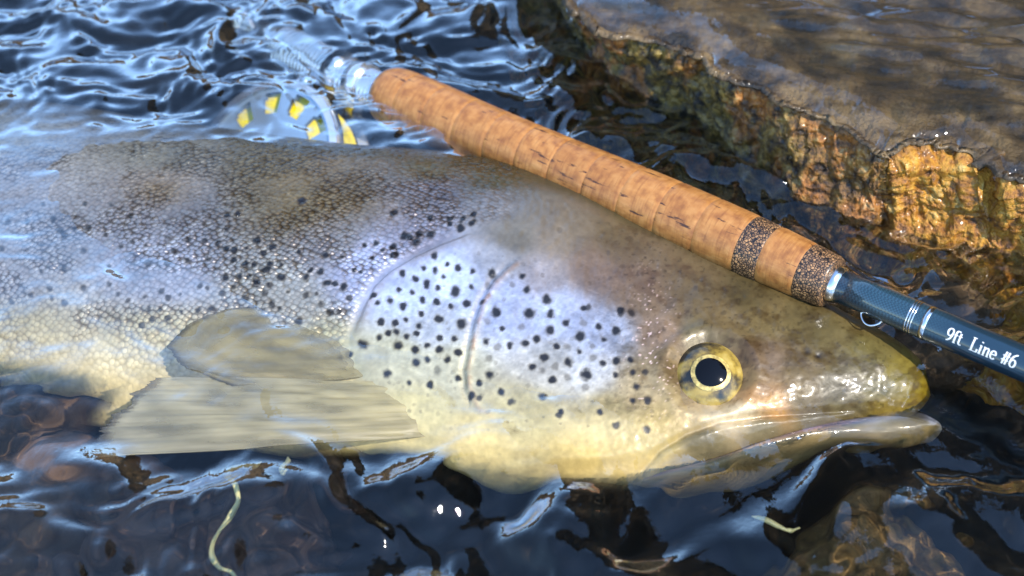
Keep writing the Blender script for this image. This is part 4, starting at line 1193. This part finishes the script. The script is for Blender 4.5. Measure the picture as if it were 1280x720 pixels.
# ------------------------------------------------------------------ fly reel, sunk behind the trout's back
def build_reel():
    cen = at_z(350, 220, -0.046)
    seat_mid = ROD_A - ROD_X * SEAT_L * 0.52
    Uv = seat_mid - cen; Uv /= np.linalg.norm(Uv)
    W = np.array([-0.50, -0.58, 0.58]); W -= Uv * (W @ Uv); W /= np.linalg.norm(W)
    cen = cen + W * 0.013                                        # the foot meets the seat half way through the frame
    Vv = np.cross(W, Uv)
    reel = empty('fly_reel')
    reel.matrix_world = Matrix(((W[0], Uv[0], Vv[0], cen[0]), (W[1], Uv[1], Vv[1], cen[1]), (W[2], Uv[2], Vv[2], cen[2]), (0, 0, 0, 1)))
    tag(reel, 'ported metal fly reel holding yellow line, sunk behind the trout', 'fishing reel')
    m_f = simple('reel_metal', (0.42, 0.52, 0.60), 0.25, 0.7)
    m_r = simple('reel_rim', (0.86, 0.87, 0.88), 0.2, 0.8)
    m_y = simple('yellow_line', (0.90, 0.68, 0.01), 0.5, 0, 0.0, (900, 0.2))
    R, TH = 0.044, 0.027
    # spool face with twelve ports (real openings)
    nseg = 144
    rr = [0.004, 0.014, 0.0275, 0.029, 0.0325, 0.036, 0.0385, 0.0400, R - 0.001]
    V, Fc = [], []
    for s_, xo in ((0, 0.0), (1, -0.0018)):
        for r in rr:
            for a in np.linspace(0, 2 * math.pi, nseg, endpoint=False):
                V.append((xo, r * math.cos(a), r * math.sin(a)))
    nrr = len(rr)
    for s_ in (0, 1):
        for i in range(nrr - 1):
            for j in range(nseg):
                hole = 2 <= i <= 5 and (j % 12) < (7 if i in (3, 4) else 6)
                if hole: continue
                a = s_ * nrr * nseg + i * nseg + j; b = s_ * nrr * nseg + i * nseg + (j + 1) % nseg
                f = (a, b, b + nseg, a + nseg)
                Fc.append(f if s_ == 0 else f[::-1])
    link('spool_face', mesh('spool_face', np.array(V), np.array(Fc), False), m_f, reel)
    lathe('spool_rim', [(0.0016, R - 0.0035), (0.0022, R), (-0.004, R + 0.0008), (-0.004, R - 0.003)], m_r, reel, 96, True)
    lathe('spool_hub', [(0.004, 0.0005), (0.004, 0.007), (0.0, 0.009), (-0.003, 0.009)], m_r, reel, 40)
    lathe('fly_line', [(-0.004, 0.010)] + [(x, 0.0400 + 0.0005 * math.sin(x * 6283 / 1.2)) for x in np.linspace(-0.004, -TH + 0.005, 90)] + [(-TH + 0.005, 0.010)], m_y, reel, 72)
    lathe('frame_ring', [(-TH + 0.003, R - 0.004), (-TH + 0.003, R + 0.001), (-TH - 0.001, R + 0.001), (-TH - 0.001, R - 0.004)], m_r, reel, 96, True)
    lathe('back_plate', [(-TH, 0.0005), (-TH, R - 0.003), (-TH - 0.0025, R - 0.004), (-TH - 0.0025, 0.0005)], m_f, reel, 72)
    for a in (40, 120, 200, 280, 350):
        ca, sa = math.cos(math.radians(a)), math.sin(math.radians(a))
        tube('frame_pillar', [(-TH + 0.002, (R + 0.0002) * ca, (R + 0.0002) * sa), (-0.001, (R + 0.0002) * ca, (R + 0.0002) * sa)], 0.0022, m_r, reel, 10)
    tube('handle_knob', [(0.0, -0.037, 0), (0.006, -0.037, 0), (0.008, -0.037, 0), (0.014, -0.037, 0), (0.016, -0.037, 0)], [0.002, 0.003, 0.0045, 0.005, 0.003], simple('knob_black', (0.02, 0.02, 0.02), 0.3), reel, 16)
    # foot reaching up to the seat
    gap = float((seat_mid - cen) @ Uv)
    tube('reel_foot', [(-TH * 0.5, R - 0.001, 0), (-TH * 0.5, max(R + 0.004, gap - 0.012), 0), (-TH * 0.5, max(R + 0.007, gap - 0.006), 0)], [0.006, 0.004, 0.006], m_r, reel, 12)
    a_, r_ = np.meshgrid(np.linspace(0, 2 * math.pi, 300), np.linspace(0, R, 60), indexing='ij')
    SOLIDS.append((cen + (r_ * np.cos(a_))[..., None] * Uv + (r_ * np.sin(a_))[..., None] * Vv).reshape(-1, 3))
    for o in reel.children:
        if o.type == 'MESH': o.cycles.is_caustics_receiver = True

build_reel()
build_water()

# ------------------------------------------------------------------ stones on the bed
def stone(px, py, depth, size, flat, col, label, seed, group=None):
    P = at_z(px, py, -depth)
    P[2] = -0.105
    h = 0.105 - depth + 0.012                                   # lower part is sunk in the bed
    nu, nv = 56, 72
    u = np.linspace(0.02, math.pi - 0.02, nu)[:, None]; v = np.linspace(0, 2 * math.pi, nv, endpoint=False)[None]
    d = np.stack([np.sin(u) * np.cos(v), np.sin(u) * np.sin(v), np.cos(u) * np.ones_like(v)], -1)
    r = 1 + 0.24 * fbm3(d[..., 0] * 1.7 + seed, d[..., 1] * 1.7, d[..., 2] * 1.7, seed, 4)
    X = d * r[..., None]
    X = np.sign(X) * np.abs(X) ** 0.85
    X *= np.array([size, size * flat, h / 2 * 1.02])
    X[..., 2] += h / 2 - 0.012
    a = seed * 1.3; c, s_ = math.cos(a), math.sin(a)
    X = np.stack([X[..., 0] * c - X[..., 1] * s_, X[..., 0] * s_ + X[..., 1] * c, X[..., 2]], -1)
    m, nt, p = nmat('river_stone')
    tc = N(nt, 'ShaderNodeTexCoord')
    n1 = N(nt, 'ShaderNodeTexNoise'); n1.inputs['Scale'].default_value = 70 + 10 * (seed % 5); n1.inputs['Detail'].default_value = 8
    nt.links.new(tc.outputs['Object'], n1.inputs['Vector'])
    nt.links.new(ramp(nt, n1.outputs['Fac'], [(0.34, tuple(0.3 * k for k in col)), (0.55, col), (0.72, tuple(min(1, 1.8 * k) for k in col))]), p.inputs['Base Color'])
    p.inputs['Roughness'].default_value = 0.8
    nt.links.new(bump(nt, n1.outputs['Fac'], 0.8, 0.004), p.inputs['Normal'])
    V = np.vstack([X.reshape(-1, 3), X[0].mean(0)[None], X[-1].mean(0)[None]])
    caps = np.array([[nu * nv, j, (j + 1) % nv] for j in range(nv)] + [[nu * nv + 1, (nu - 1) * nv + (j + 1) % nv, (nu - 1) * nv + j] for j in range(nv)])
    o = link('river_stone', mesh('river_stone', V, [grid_faces(nu, nv, True), caps]), m)
    o.location = P
    tag(o, label, 'stone', group)
    o.cycles.is_caustics_receiver = True

stone(1085, 716, 0.030, 0.042, 0.7, (0.14, 0.078, 0.02), 'golden brown stone under the water below the trout\'s jaw', 3, 'stones on the river bed')
stone(1180, 372, 0.035, 0.045, 0.6, (0.07, 0.042, 0.02), 'dark brown stone under water between the rod and the rock ledge', 5, 'stones on the river bed')
G1 = 'stones on the river bed'
LB = ['dim reddish brown stone on the river bed beyond the pectoral fin tip', 'dim mauve brown stone on the river bed beside the pale slimy strand', 'dim orange brown stone on the river bed under the trout\'s submerged belly', 'dim dark stone on the river bed between the slimy strand and the trout\'s throat']
for k, (px, py, dp, sz, fl, c) in enumerate([(60, 640, 0.055, 0.045, 0.7, (0.08, 0.043, 0.02)), (190, 690, 0.06, 0.04, 0.8, (0.07, 0.038, 0.023)), (20, 560, 0.06, 0.04, 0.7, (0.075, 0.04, 0.015)), (330, 660, 0.065, 0.035, 0.8, (0.09, 0.05, 0.03))]):
    stone(px, py, dp, sz, fl, c, LB[k], 20 + k, G1)

# ------------------------------------------------------------------ drifting scraps
m_sl, nt, p = nmat('pale_slime')
p.inputs['Base Color'].default_value = (0.62, 0.56, 0.27, 1); p.inputs['Roughness'].default_value = 0.3
p.inputs['Subsurface Weight'].default_value = 0.3; p.inputs['Subsurface Radius'].default_value = (0.004, 0.004, 0.002)
def strand(name, pts, rads, z, label, ringed=None):
    P = curve([at_z(x, y, z) for x, y in pts], 60)
    R = 0.68 * np.interp(np.linspace(0, 1, 60), np.linspace(0, 1, len(rads)), rads) * (1 + 0.25 * noise2(np.linspace(0, 9, 60), np.zeros(60), 4))
    o = tube(name, P - P[0], R, m_sl, None, 12)
    o.location = P[0]
    tag(o, label, 'weed')
    o.cycles.is_caustics_receiver = True
strand('weed_strand', [(328, 584), (318, 592), (306, 590), (292, 592), (288, 606), (299, 626), (290, 648), (274, 668), (267, 690), (273, 708), (290, 716), (298, 730)], [0.0006, 0.0024, 0.0020, 0.0022, 0.0016, 0.0010, 0.0014, 0.0009, 0.0012, 0.0013, 0.0009, 0.0005], -0.0065, 'long pale yellow slimy strand drifting below the pectoral fin')
strand('weed_scrap', [(362, 574), (361, 582), (356, 588), (352, 595), (355, 599), (359, 594)], [0.0006, 0.0016, 0.0014, 0.0015, 0.0014, 0.0008], -0.006, 'tiny pale yellow curl of weed beside the slimy strand')
strand('pale_sliver', [(942, 656), (955, 661), (968, 668), (982, 671), (996, 666)], [0.0004, 0.0018, 0.0016, 0.0013, 0.0004], -0.010, 'small pale curved sliver in the streaked water below the jaw')
